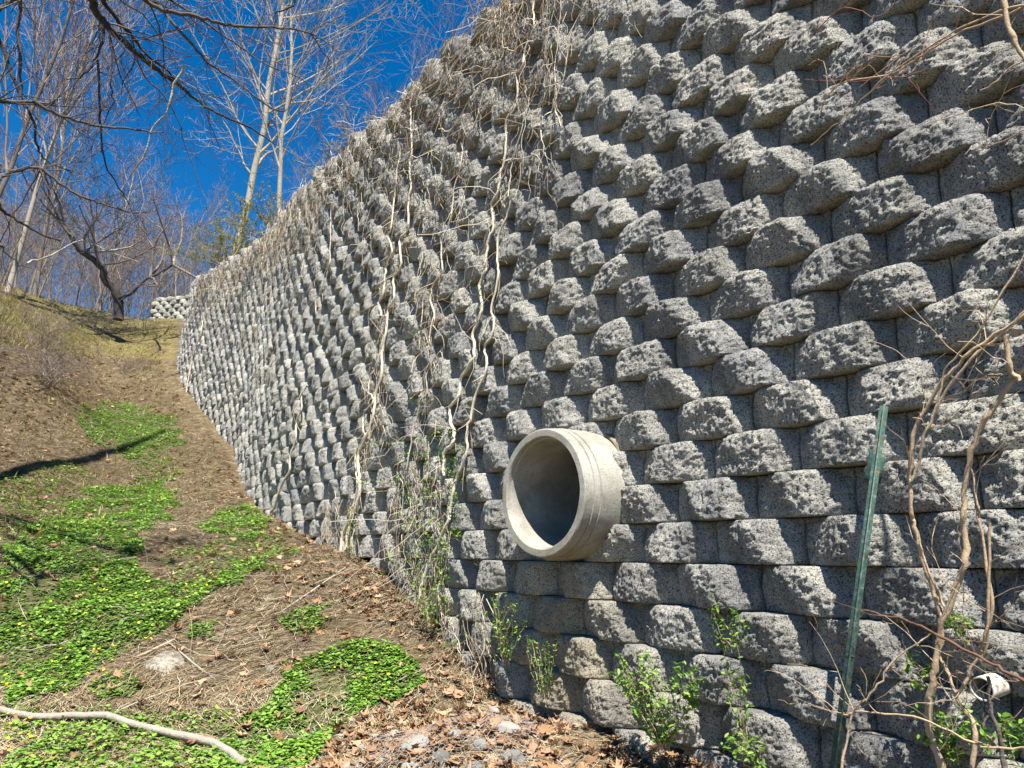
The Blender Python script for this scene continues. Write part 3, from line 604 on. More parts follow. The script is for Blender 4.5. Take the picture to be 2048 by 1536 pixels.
# ------------------------------------------------------------------ climbing vines on the wall
def wpos(s, z, off):
    c = curve(s); t, n = frame(s); k = (z - K0) / H
    return np.stack([c[..., 0] + n[..., 0] * (off - SB * k), c[..., 1] + n[..., 1] * (off - SB * k), z], -1)
def gb(s): return float(np.interp(curve(s)[1], BF, BZ))
VINES = [
 ('thick pale vine stem starting at the wall top and passing between the two left stems', [(802, 290), (795, 342), (788, 393), (783, 454), (775, 472), (785, 502), (773, 530), (770, 551), (766, 589), (759, 606), (763, 632)], .019),
 ('long wriggling vine stem from upper wall to ground, left of the leafy tangle', [(830, 165), (824, 191), (821, 219), (824, 290), (819, 328), (823, 376), (816, 403), (816, 458), (800, 478), (802, 513), (800, 537), (788, 555), (788, 596), (776, 620), (773, 664), (764, 705), (764, 746), (751, 790), (747, 828), (735, 869), (717, 907), (718, 944), (720, 978), (708, 1025), (694, 1050), (684, 1079), (680, 1125)], .022),
 ('pale stem twisting round the long left vine near the ground', [(768, 660), (753, 729), (739, 753), (737, 784), (744, 790), (744, 808), (727, 828), (727, 862), (730, 872), (712, 907), (712, 941), (716, 972), (700, 1040), (690, 1100)], .016),
 ('pale vine stem dropping from the frame top and ending beside the concrete pipe, left branch', [(1067, -30), (1067, 20), (1067, 58), (1050, 99), (1046, 130), (1033, 150), (1036, 184), (1029, 219), (1011, 246), (1012, 307), (1002, 338), (995, 383), (983, 413), (987, 454), (976, 485), (971, 525), (971, 541), (959, 572), (964, 613), (958, 637), (947, 664), (947, 702), (947, 719), (920, 760), (918, 794), (901, 814), (901, 842), (908, 866), (903, 890), (889, 907), (888, 951)], .019),
 ('pale vine stem nearest the pipe, running down into the leafy tangle at the ground', [(1023, 393), (1012, 434), (995, 478), (995, 525), (997, 551), (983, 613), (988, 644), (982, 674), (970, 695), (973, 739), (954, 784), (942, 831), (934, 869), (932, 910), (913, 955), (906, 985), (900, 1025), (896, 1040), (882, 1072), (862, 1120), (845, 1165), (838, 1202), (828, 1250), (824, 1290)], .018),
 ('thinner vine stem between the left and right pairs, looping at mid height', [(971, 171), (961, 205), (947, 253), (927, 280), (923, 331), (910, 369), (903, 420), (896, 454), (886, 478), (882, 513), (884, 544), (865, 572), (862, 602), (869, 637), (860, 664), (860, 700)], .011),
 ('thin vine stem above the green leaf tangle', [(890, 690), (870, 715), (853, 746), (853, 785), (841, 800), (835, 825), (824, 872), (815, 930)], .009),
 ('short pale vine piece high on the left part of the wall', [(662, 410), (660, 500), (660, 527), (650, 545), (642, 582), (632, 600), (632, 626)], .012),
 ('pale curved vine stem low on the left part of the wall reaching the path', [(615, 770), (603, 790), (603, 818), (593, 845), (591, 876), (581, 910), (577, 944), (560, 978), (550, 1012), (540, 1028)], .022),
 ('faint vine stem at the far left edge of the wall', [(403, 630), (403, 664), (386, 712), (379, 746), (372, 785)], .022),
 ('thin pale vine hanging from the top edge, ending in a hook', [(1180, -20), (1176, 0), (1152, 41), (1139, 85), (1129, 147), (1115, 188), (1111, 222), (1122, 253)], .008),
 ('slender hanging vine right of the thick upper stem', [(1122, -20), (1122, 0), (1117, 79), (1108, 137), (1112, 190), (1100, 235)], .006),
 ('thin branch sticking out sideways from the right vine pair', [(1003, 320), (1040, 318), (1075, 305), (1105, 285), (1120, 278)], .007),
 ('slim stem forking off the right vine pair', [(1062, 180), (1050, 235), (1034, 290), (1022, 340), (1016, 393)], .008),
 ('slim twisted stem beside the middle vine', [(945, 330), (925, 400), (905, 470), (880, 520), (850, 580), (843, 640), (838, 700)], .006),
]
for lb, pts, rad in VINES:
    tb = Tubes(); P = [wall_hit(x, y, .03) for x, y in pts]; P = smooth_path(P, 4, .004); n = len(P)
    rr = rad * .68 * (np.linspace(.6, 1.15, n) if n > 20 else np.full(n, .9)) * (1 + .12 * np.sin(np.arange(n) * 1.7) * rng.uniform(.3, 1, n)); rr[-1] *= .5
    root = empty('climbing_vine', P[-1], lb, 'vine', 'pale vine stems on the wall')
    tb.add(P, rr, 8, rnd.uniform(.35, .8)); tb.build('stem', M['vine'], root, True, P[-1])
    t2 = Tubes()
    for q in range(int(n * .45)):
        i = rnd.randrange(n - 1); p = P[i].copy(); L = rnd.uniform(.08, .5); st = [p]
        d = np.array([rnd.gauss(0, .5), rnd.gauss(0, .5), -.6 + rnd.gauss(0, .5)]); d -= 0
        for k in range(5):
            d = d / np.linalg.norm(d); p = p + d * L / 5; st.append(p.copy()); d = d + np.array([rnd.gauss(0, .35), rnd.gauss(0, .35), -.15])
        st = np.array(st); s_, dd_ = nearest(st[:, 0], st[:, 1]); tt, nn = frame(s_); kk_ = (st[:, 2] - K0) / H
        push = np.maximum(0, .012 - (dd_ + SB * kk_)); st[:, :2] += nn * push[:, None]
        t2.add(st, np.linspace(.0035, .0015, 6), 3)
    t2.build('side_stems', M['tangle'], root, False, P[-1])['kind'] = 'stuff'
# fine hanging tangle: strands falling from the top edge and matted near the vine feet
tb = Tubes(); fol = []
def strand(s, z, L, off, r, sway=.5):
    n = max(6, int(L / .07)); th = rnd.gauss(0, .55); P = []; ss_, zz_, o_ = s, z, off; th0 = rnd.gauss(0, .25)
    for i in range(n):
        P.append((ss_, zz_, o_)); th += rnd.gauss(0, .38) - .16 * (th - th0); ss_ += math.sin(th) * L / n; zz_ -= math.cos(th) * L / n
        o_ = min(max(o_ + rnd.gauss(0, .012), -.01), off + .14)
    P = np.array(P); P = wpos(np.clip(P[:, 0], .2, SMAX - .2), P[:, 1], P[:, 2]); tb.add(P, np.linspace(r, r * .5, n), 3, rnd.random())
    if rnd.random() < .5 and L > .35:
        i = n // 2; L2 = L * .4; q = P[i:i + 1] + np.cumsum(np.vstack([np.zeros(3), rng.normal(0, .022, (6, 3)) + [rnd.gauss(0, .05), rnd.gauss(0, .02), -abs(rnd.gauss(.03, .03))]]), 0)
        tb.add(q, r * .5, 3)
    return P
sx = lambda px, py: float(nearest(*[np.array([q]) for q in wall_hit(px, py)[:2]])[0][0])
s1000, s700, s560, s400 = sx(990, 30), sx(700, 240), sx(560, 400), sx(400, 545)
for q in range(620):
    s = s1000 + (s400 - s1000) * rnd.random() ** 1.0; u = (s - s1000) / (s400 - s1000); zt = float(ZT(curve(s)[1]))
    L = rnd.expovariate(1 / (.42 + .35 * u)); L = min(L, 2.4) + .1
    strand(s + rnd.gauss(0, .15), zt + rnd.uniform(-.5, .12), L, rnd.uniform(.0, .06), rnd.uniform(.0018, .0042) * (1 + .5 * u))
for q in range(130):     # sparser to the right
    s = s1000 - rnd.random() ** 1.6 * 1.6; strand(s, 5.1 + rnd.uniform(-.5, .2), rnd.uniform(.3, 1.8), rnd.uniform(.0, .05), rnd.uniform(.002, .0045))
for (x0, x1, y0, y1, N_) in [(440, 560, 430, 780, 150), (560, 640, 380, 560, 70), (650, 720, 980, 1130, 80), (790, 900, 900, 1200, 150), (720, 960, 200, 560, 150), (735, 780, 600, 900, 45), (845, 875, 600, 900, 30), (380, 450, 560, 760, 40), (1000, 1110, 0, 380, 60), (860, 990, 1180, 1360, 70)]:
    for q in range(N_):
        p = wall_hit(rnd.uniform(x0, x1), rnd.uniform(y0, y1)); s = float(nearest(p[:1], p[1:2])[0][0])
        strand(s, p[2], rnd.uniform(.15, .8), rnd.uniform(.0, .05), rnd.uniform(.0018, .004) * (1 + max(0, p[1] - 6) * .07), .5)
# looping horizontals near the top
for q in range(200):
    s = s1000 + (s400 - s1000) * rnd.random() ** 1.3 - .4; zt = float(ZT(curve(s)[1])); n = 9; L = rnd.uniform(.3, 1.3); a = np.linspace(0, 1, n)
    P = wpos(np.clip(s + a * L, .2, SMAX - .2), zt - rnd.uniform(0, 1.1) - rnd.uniform(.05, .35) * np.sin(a * pi) + np.cumsum(rng.normal(0, .02, n)), .04 + .1 * rng.random()); tb.add(P, rnd.uniform(.002, .004), 3)
o = tb.build('vine_tangle', M['tangle'], None, False); tag(o, 'mat of fine dry vine stems hanging over the wall top and between the thick stems', 'vine tangle', kind='stuff')
# small leaves caught in the tangles
PL = []
for (x0, x1, y0, y1, N_) in [(790, 920, 860, 1100, 700), (770, 900, 1080, 1300, 560), (700, 780, 880, 980, 60), (840, 870, 1180, 1260, 60), (690, 980, 560, 820, 50), (820, 960, 1200, 1330, 120)]:
    n_cl = N_ // 6
    for q in range(n_cl):
        p = wall_hit(rnd.uniform(x0, x1), rnd.uniform(y0, y1), .05)
        for k in range(6): PL.append(p + rng.normal(0, .017, 3))
PL = np.array(PL); o = leaf_obj('vine_leaves', PL, rng.uniform(.2, 1.3, len(PL)), rng.uniform(.007, .016, len(PL)), *OVAL, M['leaf']); tag(o, 'small fresh green leaves sprouting in the vine tangle left of the pipe', 'vine leaves', kind='stuff')

# ------------------------------------------------------------------ bare trees
def limb(T, p, d, r, L, lvl, maxl, rs, spread=.75, up=.12, n=6, kids=(7, 6, 5, 4), twist=.12, rmin=.006, into=None, droop=0):
    p = np.array(p, float); d = np.array(d, float); d /= np.linalg.norm(d); P = [p.copy()]; D = [d.copy()]
    for i in range(n):
        d = d + rs.normal(0, twist, 3) + np.array([0, 0, up - droop * lvl]); d /= np.linalg.norm(d); p = p + d * L / n; P.append(p.copy()); D.append(d.copy())
    rr = np.maximum(r * np.linspace(1, .42 if lvl < maxl else .3, n + 1), rmin * .6)
    (into if (into is not None and lvl > 0) else T).add(P, rr, 7 if lvl == 0 else 4 if lvl == 1 else 3, rs.random() * .7 + .15)
    if lvl >= maxl: return
    K = kids[min(lvl, len(kids) - 1)]
    for k in range(K):
        t = (.22 if lvl else .3) + (.76 if lvl else .68) * (k + rs.random() * .8) / K; i = min(int(t * n), n - 1); f = t * n - i; q = P[i] * (1 - f) + P[i + 1] * f; dd = D[i]
        a = np.cross(dd, rs.normal(0, 1, 3)); a /= np.linalg.norm(a); an = spread * rs.uniform(.6, 1.25); nd = dd * cos(an) + a * sin(an)
        limb(T, q, nd, max(rr[i] * rs.uniform(.32, .55), rmin), L * rs.uniform(.32, .58) * (1.15 - .5 * t), lvl + 1, maxl, rs, spread, up, max(4, n - 1), kids, twist * 1.1, rmin, into, droop)
def tree_proto(seed, h, r, maxl, kids, spread, mat, tmat, label, rmin=.006, **kw):
    root = empty('bare_tree', (0, 0, 0), label, 'tree'); T, B = Tubes(), Tubes()
    limb(T, (0, 0, -.3), (0, 0, 1), r, h, 0, maxl, np.random.default_rng(seed), spread, .05, 9, kids, .055, rmin, B, **kw)
    T.build('trunk', tmat, root); B.build('crown', mat, root, False); return root
def copy_tree(o, parent=None):
    c = o.copy(); COL.objects.link(c); c.parent = parent
    for ch in o.children: copy_tree(ch, c)
    return c
GT = 'bare trees in the thicket behind the bank'
protos = [tree_proto(1, 9, .065, 4, (13, 5, 4, 3), .75, M['twig'], M['greybark'], 'slender bare tree in the grey-brown thicket beyond the bank', .007),
          tree_proto(2, 7, .05, 4, (11, 5, 4, 4), .95, M['twig'], M['greybark'], 'slender bare tree in the grey-brown thicket beyond the bank', .007),
          tree_proto(3, 11, .08, 4, (14, 6, 4, 3), .6, M['twig'], M['greybark'], 'slender bare tree in the grey-brown thicket beyond the bank', .007)]
spots = []
rs = random.Random(5)
for q in range(120):
    F = rs.uniform(23, 44); px_ = rs.uniform(-230, 400); r_ = ray(px_, 560); x = r_[0] / r_[1] * F
    if px_ > 215 and F < 31: F += 9; x = r_[0] / r_[1] * F
    spots.append((x, F, rs.uniform(.42, .85), rs.uniform(0, 6.28), rs.randrange(3)))
def zland(x, y):
    """ground or upper slope, whichever stands higher at this place"""
    s, d = nearest(np.array([x]), np.array([y])); c = curve(s[0]); g = float(GZ(x, y)) if y < 49 else 11.5
    if d[0] < -.3 and s[0] < SMAX - .5: g = float(ZT(c[1])) + min((-d[0] - .42) * .22, 2.2)
    return g
used = [False] * 3
for x, y, sc, rz, k in spots:
    o = protos[k] if not used[k] else copy_tree(protos[k]); used[k] = True
    o.location = (x, y, zland(x, y) - .1); o.rotation_euler = (rs.uniform(-.06, .06), rs.uniform(-.06, .06), rz); o.scale = (sc, sc, sc * rs.uniform(.9, 1.1)); o['group'] = GT
def place(o, px_, py_, F, lb, grp=None, sc=1):
    r_ = ray(px_, py_); x = r_[0] / r_[1] * F; o.location = (x, F, zland(x, F) - .15); o['label'] = lb; o.scale = (sc,) * 3
    if grp: o['group'] = grp
    return o
def place_top(o, px_, py_, back, lb):
    p = wall_hit(px_, py_); s = float(nearest(p[:1], p[1:2])[0][0]); c = curve(s); tt, nn = frame(s); zt = float(ZT(c[1])); b_ = back + SB * (zt - K0) / H
    o.location = (c[0] - nn[0] * b_, c[1] - nn[1] * b_, zt - .1); o['label'] = lb
t0 = tree_proto(21, 15, .13, 4, (26, 6, 4, 3), .85, M['palebark'], M['palebark'], 'x', .0075); place_top(t0, 392, 555, 1.0, 'tallest pale-barked bare tree rising above the wall top against the blue sky')
t1 = tree_proto(22, 9, .07, 3, (16, 5, 4), .5, M['bark'], M['palebark'], 'x', .006); place_top(t1, 500, 450, .9, 'thin straight pale sapling just right of the tall pale tree')
for i, (px_, F, h, lb) in enumerate([(15, 19.5, 12, 'tall bushy-topped bare tree at the far left edge'), (75, 22, 11, 'tall feathery bare tree second from the left edge'), (-60, 18, 13, 'tall bare tree leaning in past the left edge')]):
    t = tree_proto(30 + i, h, .08, 4, (18, 6, 5, 3), .42, M['twig'], M['greybark'], lb, .008); place(t, px_, 560, F, lb)
# leaning dark trunk at the end of the bank
root = empty('leaning_tree', (0, 0, 0), 'dark leaning trunk forking low at the top of the path', 'tree'); T, B = Tubes(), Tubes(); bs = at(240, 612, 22.5)
T.add(smooth_path([bs + [0, 0, -.5], at(235, 590, 22.4), at(212, 560, 22.2), at(200, 530, 22), at(160, 500, 21.5), at(140, 470, 21.3)], 4, .02), np.linspace(.17, .07, 21), 9, .2)
T.add(smooth_path([at(232, 600, 22.4), at(262, 585, 22.3), at(300, 555, 22.4), at(345, 530, 22.6)], 4, .02), np.linspace(.08, .035, 13), 7, .2)
for px_, py_, F in [(140, 470, 21.3), (200, 530, 22), (345, 530, 22.6), (300, 555, 22.4), (170, 505, 21.6)]:
    for q in range(3): limb(B, at(px_, py_, F), rng.normal(0, .6, 3) + [0, 0, .5], .05, 2.4, 1, 3, np.random.default_rng(q + int(px_)), .8, .1, 5, (5, 5, 4), .16, .008)
T.build('trunk', M['darkbark'], root); B.build('crown', M['twig'], root, False)
# shrubs: brush on the bank and on the wall top
def shrub_proto(seed, h, nst, mat, lmat, label, nleaf=0, lsz=.012, spread=.7, name='shrub', grp=None, droop=.0, rmin=.003):
    root = empty(name, (0, 0, 0), label, 'shrub', grp); B = Tubes(); rs = np.random.default_rng(seed)
    for q in range(nst):
        a = rs.uniform(0, 2 * pi); t = rs.uniform(.1, spread); limb(B, (rs.normal(0, .06), rs.normal(0, .06), -.05), (cos(a) * sin(t), sin(a) * sin(t), cos(t)), rs.uniform(.5, 1) * max(rmin * 2.6, .0035), h * rs.uniform(.6, 1.1), 1, 3, rs, .6, .0, 7, (0, 6, 4), .13, rmin, droop=droop)
    B.build('stems', mat, root, False)
    if nleaf:
        Vv = np.concatenate(B.V); P = Vv[rs.integers(len(Vv) // 6, len(Vv), nleaf)] + rs.normal(0, .01, (nleaf, 3)); leaf_obj('foliage', P, rng.uniform(.1, 1.4, nleaf), rng.uniform(.6, 1.2, nleaf) * lsz, *OVAL, lmat, root)
    return root
GBK = 'brushy shrubs on the bank left of the path'
spro = [shrub_proto(50 + i, 1.3, 12, M['twig'], None, 'bare brown brush on the grassy bank left of the path', name='bank_brush', spread=1.1, droop=.03, rmin=.004) for i in range(2)]
us = [False] * 2
for q in range(46):
    px_ = rs_ = random.Random(q + 100).uniform(-150, 330); py_ = random.Random(q + 300).uniform(580, 780); 
    if py_ > 690 and px_ > 270: continue
    p = ground_hit(px_, py_); k = q % 2; o = spro[k] if not us[k] else copy_tree(spro[k]); us[k] = True
    o.location = tuple(p); o['group'] = GBK; s_ = random.Random(q).uniform(.35, .9); o.scale = (s_ * 1.3, s_ * 1.3, s_ * .8); o.rotation_euler = (0, 0, q * 1.3)
ol = [('olive-green leafy shrub spilling over the wall top below the tall pale tree', (455, 475, .5), 1.9, 12000), ('reddish-olive shrub right of the olive one on the wall top', (535, 410, .5), 1.2, 5000), ('dark green sprig shrub at the wall top against the sky', (640, 310, .4), .8, 1200), ('small leafy shrub on the wall top between sky and hanging stems', (700, 235, .3), .9, 500), ('sparse green shrub low on the wall top near its far end', (415, 520, .5), 1.5, 6000)]
for i, (lb, (px_, py_, o_), h, nl) in enumerate(ol):
    t = shrub_proto(70 + i, h, 16, M['twig'], M['olive'], lb, nl, .02 if i < 2 or i == 4 else .014, 1.15, 'leafy_shrub', rmin=.004)
    p = wall_hit(px_, py_); s = float(nearest(p[:1], p[1:2])[0][0]); c = curve(s); tt, nn = frame(s); zt = float(ZT(c[1])); t.location = (c[0] - nn[0] * (.45 + SB * 22), c[1] - nn[1] * (.45 + SB * 22), zt - .1)
tw = [((960, 60), 1.1, 'purple-brown twiggy shrub on the wall top under the frame edge'), ((900, 110), .9, 'bare twiggy shrub leaning out at the wall top beside the purple one'), ((840, 150), .7, 'small bare shrub halfway down the visible wall top'), ((770, 200), .7, 'sparse pale twigs standing up from the wall top'), ((610, 340), .9, 'bare wiry shrub on the wall top behind the hanging stems')]
for i, ((px_, py_), h, lb) in enumerate(tw):
    t = shrub_proto(90 + i, h, 12, M['twig'], None, lb, 0, 0, 1.1, 'twiggy_shrub', rmin=.0014)
    p = wall_hit(px_, py_ + 20); s = float(nearest(p[:1], p[1:2])[0][0]); c = curve(s); tt, nn = frame(s); zt = float(ZT(c[1])); t.location = (c[0] - nn[0] * .3, c[1] - nn[1] * .3, zt - .05); t.rotation_euler = (0, 0, i)

# ------------------------------------------------------------------ the tree whose boughs hang into the view from the left
TB = np.array([-6.3, 5.6, 0.]); TB[2] = float(GZ(-6.3, 5.6))
ot = empty('overhanging_tree', TB, 'big bare tree standing just left of the view, its dark boughs hanging across the sky', 'tree'); T = Tubes()
T.add(smooth_path([TB - [0, 0, .3], TB + [.05, 0, 4], TB + [-.1, .1, 9], TB + [.1, .2, 14], TB + [.2, .2, 20]], 5, .02), np.interp(np.arange(21), [0, 20], [.21, .07]), 12, .35)
T.build('trunk', M['bark'], ot, True, TB)
def opx(pts, F0, F1):
    n = len(pts); return [at(x / 2.926, y / 2.926, F0 + (F1 - F0) * i / (n - 1)) for i, (x, y) in enumerate(pts)]
BR = [([(540, -60), (540, 0), (570, 80), (620, 145), (700, 220), (790, 300), (880, 380), (960, 440), (1040, 490), (1120, 560), (1230, 640), (1400, 720), (1500, 770), (1620, 850)], 4.4, 6.0, .026, .006, 'd'),
      ([(600, -60), (600, 0), (680, 110), (760, 200), (860, 320), (960, 400), (1060, 500), (1160, 600)], 4.6, 5.6, .018, .005, 'd'),
      ([(800, -50), (840, 0), (960, 60), (1150, 100), (1270, 135), (1370, 150), (1560, 155), (1700, 170), (1810, 190), (1900, 140), (2048, 75)], 4.2, 4.8, .015, .003, 'm'),
      ([(615, 140), (600, 220), (570, 330), (490, 440), (390, 465)], 4.6, 4.7, .013, .005, 'd'), ([(630, 170), (655, 300), (655, 500), (660, 600), (600, 740)], 4.6, 4.8, .009, .004, 'd'),
      ([(-80, 590), (0, 590), (150, 597), (320, 603)], 4.2, 4.4, .021, .008, 'm'), ([(200, 598), (330, 665), (430, 700), (580, 740), (740, 750), (850, 770), (960, 775)], 4.3, 4.8, .014, .005, 'm'),
      ([(-60, 170), (0, 250), (70, 430), (130, 580), (190, 700), (215, 850), (240, 900), (300, 960), (480, 1020)], 5.0, 5.6, .014, .005, 'd'),
      ([(115, -50), (115, 0), (110, 200), (120, 450), (130, 650), (170, 860), (240, 990)], 5.0, 5.3, .015, .006, 'm'),
      ([(-60, 1045), (0, 1030), (100, 1000), (230, 985), (350, 1070), (480, 1150), (600, 1190), (740, 1240), (880, 1245)], 4.6, 5.2, .014, .005, 'm'),
      ([(-60, 1170), (0, 1220), (100, 1290), (220, 1360), (360, 1410)], 4.4, 4.8, .012, .005, 'd'),
      ([(570, 350), (580, 600), (590, 750), (600, 870), (630, 990), (690, 1090), (740, 1170), (800, 1290), (860, 1400)], 4.7, 5.4, .010, .003, 'd'),
      ([(880, -40), (900, 0), (1100, 230), (1200, 350), (1300, 420), (1480, 560), (1640, 650), (1720, 590), (1810, 500)], 4.8, 5.8, .013, .003, 'm'),
      ([(960, -40), (1000, 0), (1150, 100), (1270, 180), (1400, 270), (1560, 380), (1750, 450), (1800, 490)], 4.8, 5.4, .011, .003, 'm'),
      ([(1080, 380), (1010, 520), (980, 650), (900, 740), (850, 900), (780, 1000), (710, 1120), (740, 1180)], 5.0, 5.3, .011, .004, 'p'),
      ([(-60, 40), (0, 40), (60, 15), (150, -30)], 4.3, 4.4, .022, .012, 'm'), ([(1810, 190), (1880, 290), (1925, 360), (1880, 440)], 4.7, 4.9, .006, .002, 'd'), ([(1810, 190), (1920, 260), (1985, 320)], 4.7, 4.8, .005, .002, 'd'),
      ([(860, 0), (930, 150), (960, 300), (960, 440)], 4.7, 5.2, .008, .004, 'm'), ([(1630, -30), (1620, 80), (1590, 155)], 4.6, 4.6, .007, .005, 'd'), ([(0, 1440), (60, 1500), (120, 1560)], 4.5, 4.6, .008, .005, 'd'),
      ([(160, 1540), (300, 1490), (480, 1410), (640, 1470), (840, 1540)], 5.2, 5.6, .008, .003, 'p'), ([(770, 200), (800, 330), (850, 450), (960, 560), (1040, 700), (1100, 900), (1200, 1150)], 5.2, 6.2, .009, .004, 'm'),
      ([(700, 0), (870, 120), (980, 300), (1180, 560), (1240, 740), (1300, 900)], 5.4, 6.4, .009, .004, 'm'), ([(240, 990), (180, 1080), (60, 1300), (0, 1420)], 5.2, 5.3, .008, .004, 'm')]
for i, (pts, F0, F1, r0, r1, kind) in enumerate(BR):
    T, B = Tubes(), Tubes(); P = opx(pts, F0, F1); edge = pts[0][0] < 0 or pts[0][1] < 0
    if edge:
        hz = P[0][2]; anc = TB + [.12, .05, max(hz - TB[2] + .5 + .15 * (i % 4), 1.5)]; P = [anc, anc * .5 + P[0] * .5 + [0, 0, .35]] + P
    P = smooth_path(P, 4, .005); n = len(P); rr = np.linspace(r0 * (1.5 if edge else 1), r1, n); T.add(P, rr, 8, {'d': .15, 'm': .5, 'p': .9}[kind])
    rs2 = np.random.default_rng(700 + i)
    for q in range(int(n * .5)):
        j = rs2.integers(n // 4 if edge else 1, n - 1); d = P[j + 1] - P[j]; d /= np.linalg.norm(d); a = np.cross(d, rs2.normal(0, 1, 3)); a /= np.linalg.norm(a)
        limb(T, P[j], d * .7 + a * .8, max(rr[j] * .3, .0022), rs2.uniform(.15, .8), 1, 3, rs2, .6, .02, 6, (0, 3, 2), .17, .0016)
    mb = M['palebark'] if kind == 'p' else M['darkbark']
    o = T.build('bough', mb, ot, True, P[0]); o['kind'] = 'stuff' if False else o.get('kind', ''); del o['kind']

# ------------------------------------------------------------------ shrub stems in front of the near end of the wall
def wpath(pts, o0, o1, j=.002, k=4):
    n = len(pts); return smooth_path([wall_hit(x, y, o0 + (o1 - o0) * i / max(n - 1, 1)) for i, (x, y) in enumerate(pts)], k, j)
c1 = lambda L: [(1348 + x / 2.926, 500 + y / 2.926) for x, y in L]
c2 = lambda L: [(1348 + x / 2.926, 1011 + y / 2.926) for x, y in L]
c3 = lambda L: [(1348 + x / 2.926, y / 2.926) for x, y in L]
shr = [('tan_shrub', 'forked tan shrub with a thick pale main stem at the right edge', 'stem', [
    (c1([(2190, 600), (2048, 700), (1990, 750), (1870, 930), (1780, 1070), (1710, 1300), (1695, 1536)]) + c2([(1700, 160), (1700, 350), (1640, 520), (1570, 680), (1545, 830), (1520, 960), (1500, 1100), (1490, 1280), (1540, 1450), (1570, 1580)]), .34, .2, .0075, .012),
    (c1([(2190, 300), (2048, 380), (1830, 530), (1700, 630), (1580, 760), (1480, 920), (1400, 1080), (1380, 1300), (1385, 1536)]) + c2([(1400, 100), (1430, 230), (1480, 400), (1530, 550), (1570, 650)]), .4, .22, .0055, .008),
    (c1([(2190, 250), (2048, 360), (1900, 500), (1740, 640), (1560, 880), (1480, 1050), (1440, 1220), (1385, 1350)]), .4, .3, .0035, .0055),
    (c2([(1430, 230), (1540, 500), (1600, 640)]), .28, .22, .004, .004), (c1([(2180, 480), (2048, 480), (1970, 480), (1950, 560), (1975, 700), (2020, 760)]), .38, .34, .0065, .008),
    (c2([(1550, 870), (1610, 1000), (1680, 1160), (1750, 1260), (1760, 1400), (1745, 1560)]), .2, .2, .005, .008), (c2([(1800, 850), (1700, 1040), (1650, 1130)]), .3, .28, .004, .006)]),
   ('slender_shrub', 'slender reddish-brown stem standing right of the thick tan one', 'stem', [
    (c1([(1720, 1240), (1780, 1536)]) + c2([(1770, 0), (1835, 370), (1860, 600), (1800, 880)]), .3, .25, .003, .006), (c1([(2100, -50), (1940, 240), (1720, 560), (1590, 700), (1540, 900)]), .5, .45, .003, .003), (c2([(1850, 100), (1840, 400), (1830, 700), (1800, 880)]), .32, .25, .004, .005)]),
   ('dark_cane', 'dark brown cane slanting from the fence post to the right edge', 'canebark', [(c2([(1090, 610), (1180, 628), (1300, 660), (1450, 710), (1600, 790), (1750, 870), (1900, 950), (2048, 1025), (2250, 1150)]), .2, .42, .0035, .0055)]),
   ('dark_cane', 'dark upright cane beside the white drain pipe', 'darkbark', [(c2([(1835, 1000), (1850, 1180), (1900, 1350), (1940, 1570)]), .3, .25, .005, .008), (c2([(1870, 1150), (1830, 1250), (1800, 1300)]), .28, .3, .003, .004)]),
   ('trailing_stem', 'thin bent stem arching from the fence post foot across the bottom right', 'stem', [(c2([(980, 1230), (1050, 1212), (1100, 1208), (1300, 1225), (1500, 1270), (1750, 1390), (1900, 1420), (2080, 1420)]), .28, .3, .003, .003), (c2([(1500, 750), (1400, 820), (1270, 920), (1200, 1050), (1100, 1150), (1040, 1240), (980, 1560)]), .32, .3, .0025, .004)]),
   ('overhanging_spray', 'spray of long thin pale and reddish twigs arching in at the upper right', 'stem', [
    (c3([(2200, -60), (2040, 50), (1700, 180), (1500, 290), (1380, 370), (1250, 440), (1000, 480), (900, 560), (850, 680)]), .5, .3, .004, .0025), (c3([(2200, 0), (1980, 40), (1700, 150), (1480, 280), (1200, 480), (1000, 680), (870, 790), (800, 850)]), .55, .3, .004, .002),
    (c3([(1930, -40), (1950, 130), (2000, 250), (2048, 340), (2100, 420)]), .5, .5, .008, .007), (c3([(2100, 330), (1960, 400), (1880, 480), (1790, 530)]), .5, .5, .003, .002), (c3([(2150, 700), (2000, 790), (1860, 850), (1750, 890)]), .4, .35, .002, .002), (c3([(2100, 640), (1900, 600), (1700, 660), (1480, 720)]), .35, .3, .002, .002)]),
   ('reddish_twig', 'reddish budding twig crossing the upper right blocks', 'redtwig', [(c3([(1480, 400), (1360, 450), (1200, 452), (1000, 462), (850, 470), (770, 465)]), .3, .28, .002, .0018), (c3([(1300, 0), (1200, 100), (1000, 40), (880, 130), (800, 210)]), .3, .3, .002, .0015), (c3([(1500, 130), (1470, 260), (1440, 340), (1400, 420)]), .3, .3, .002, .0015), (c3([(1130, 320), (1300, 330), (1420, 270)]), .3, .3, .0018, .0015)])]
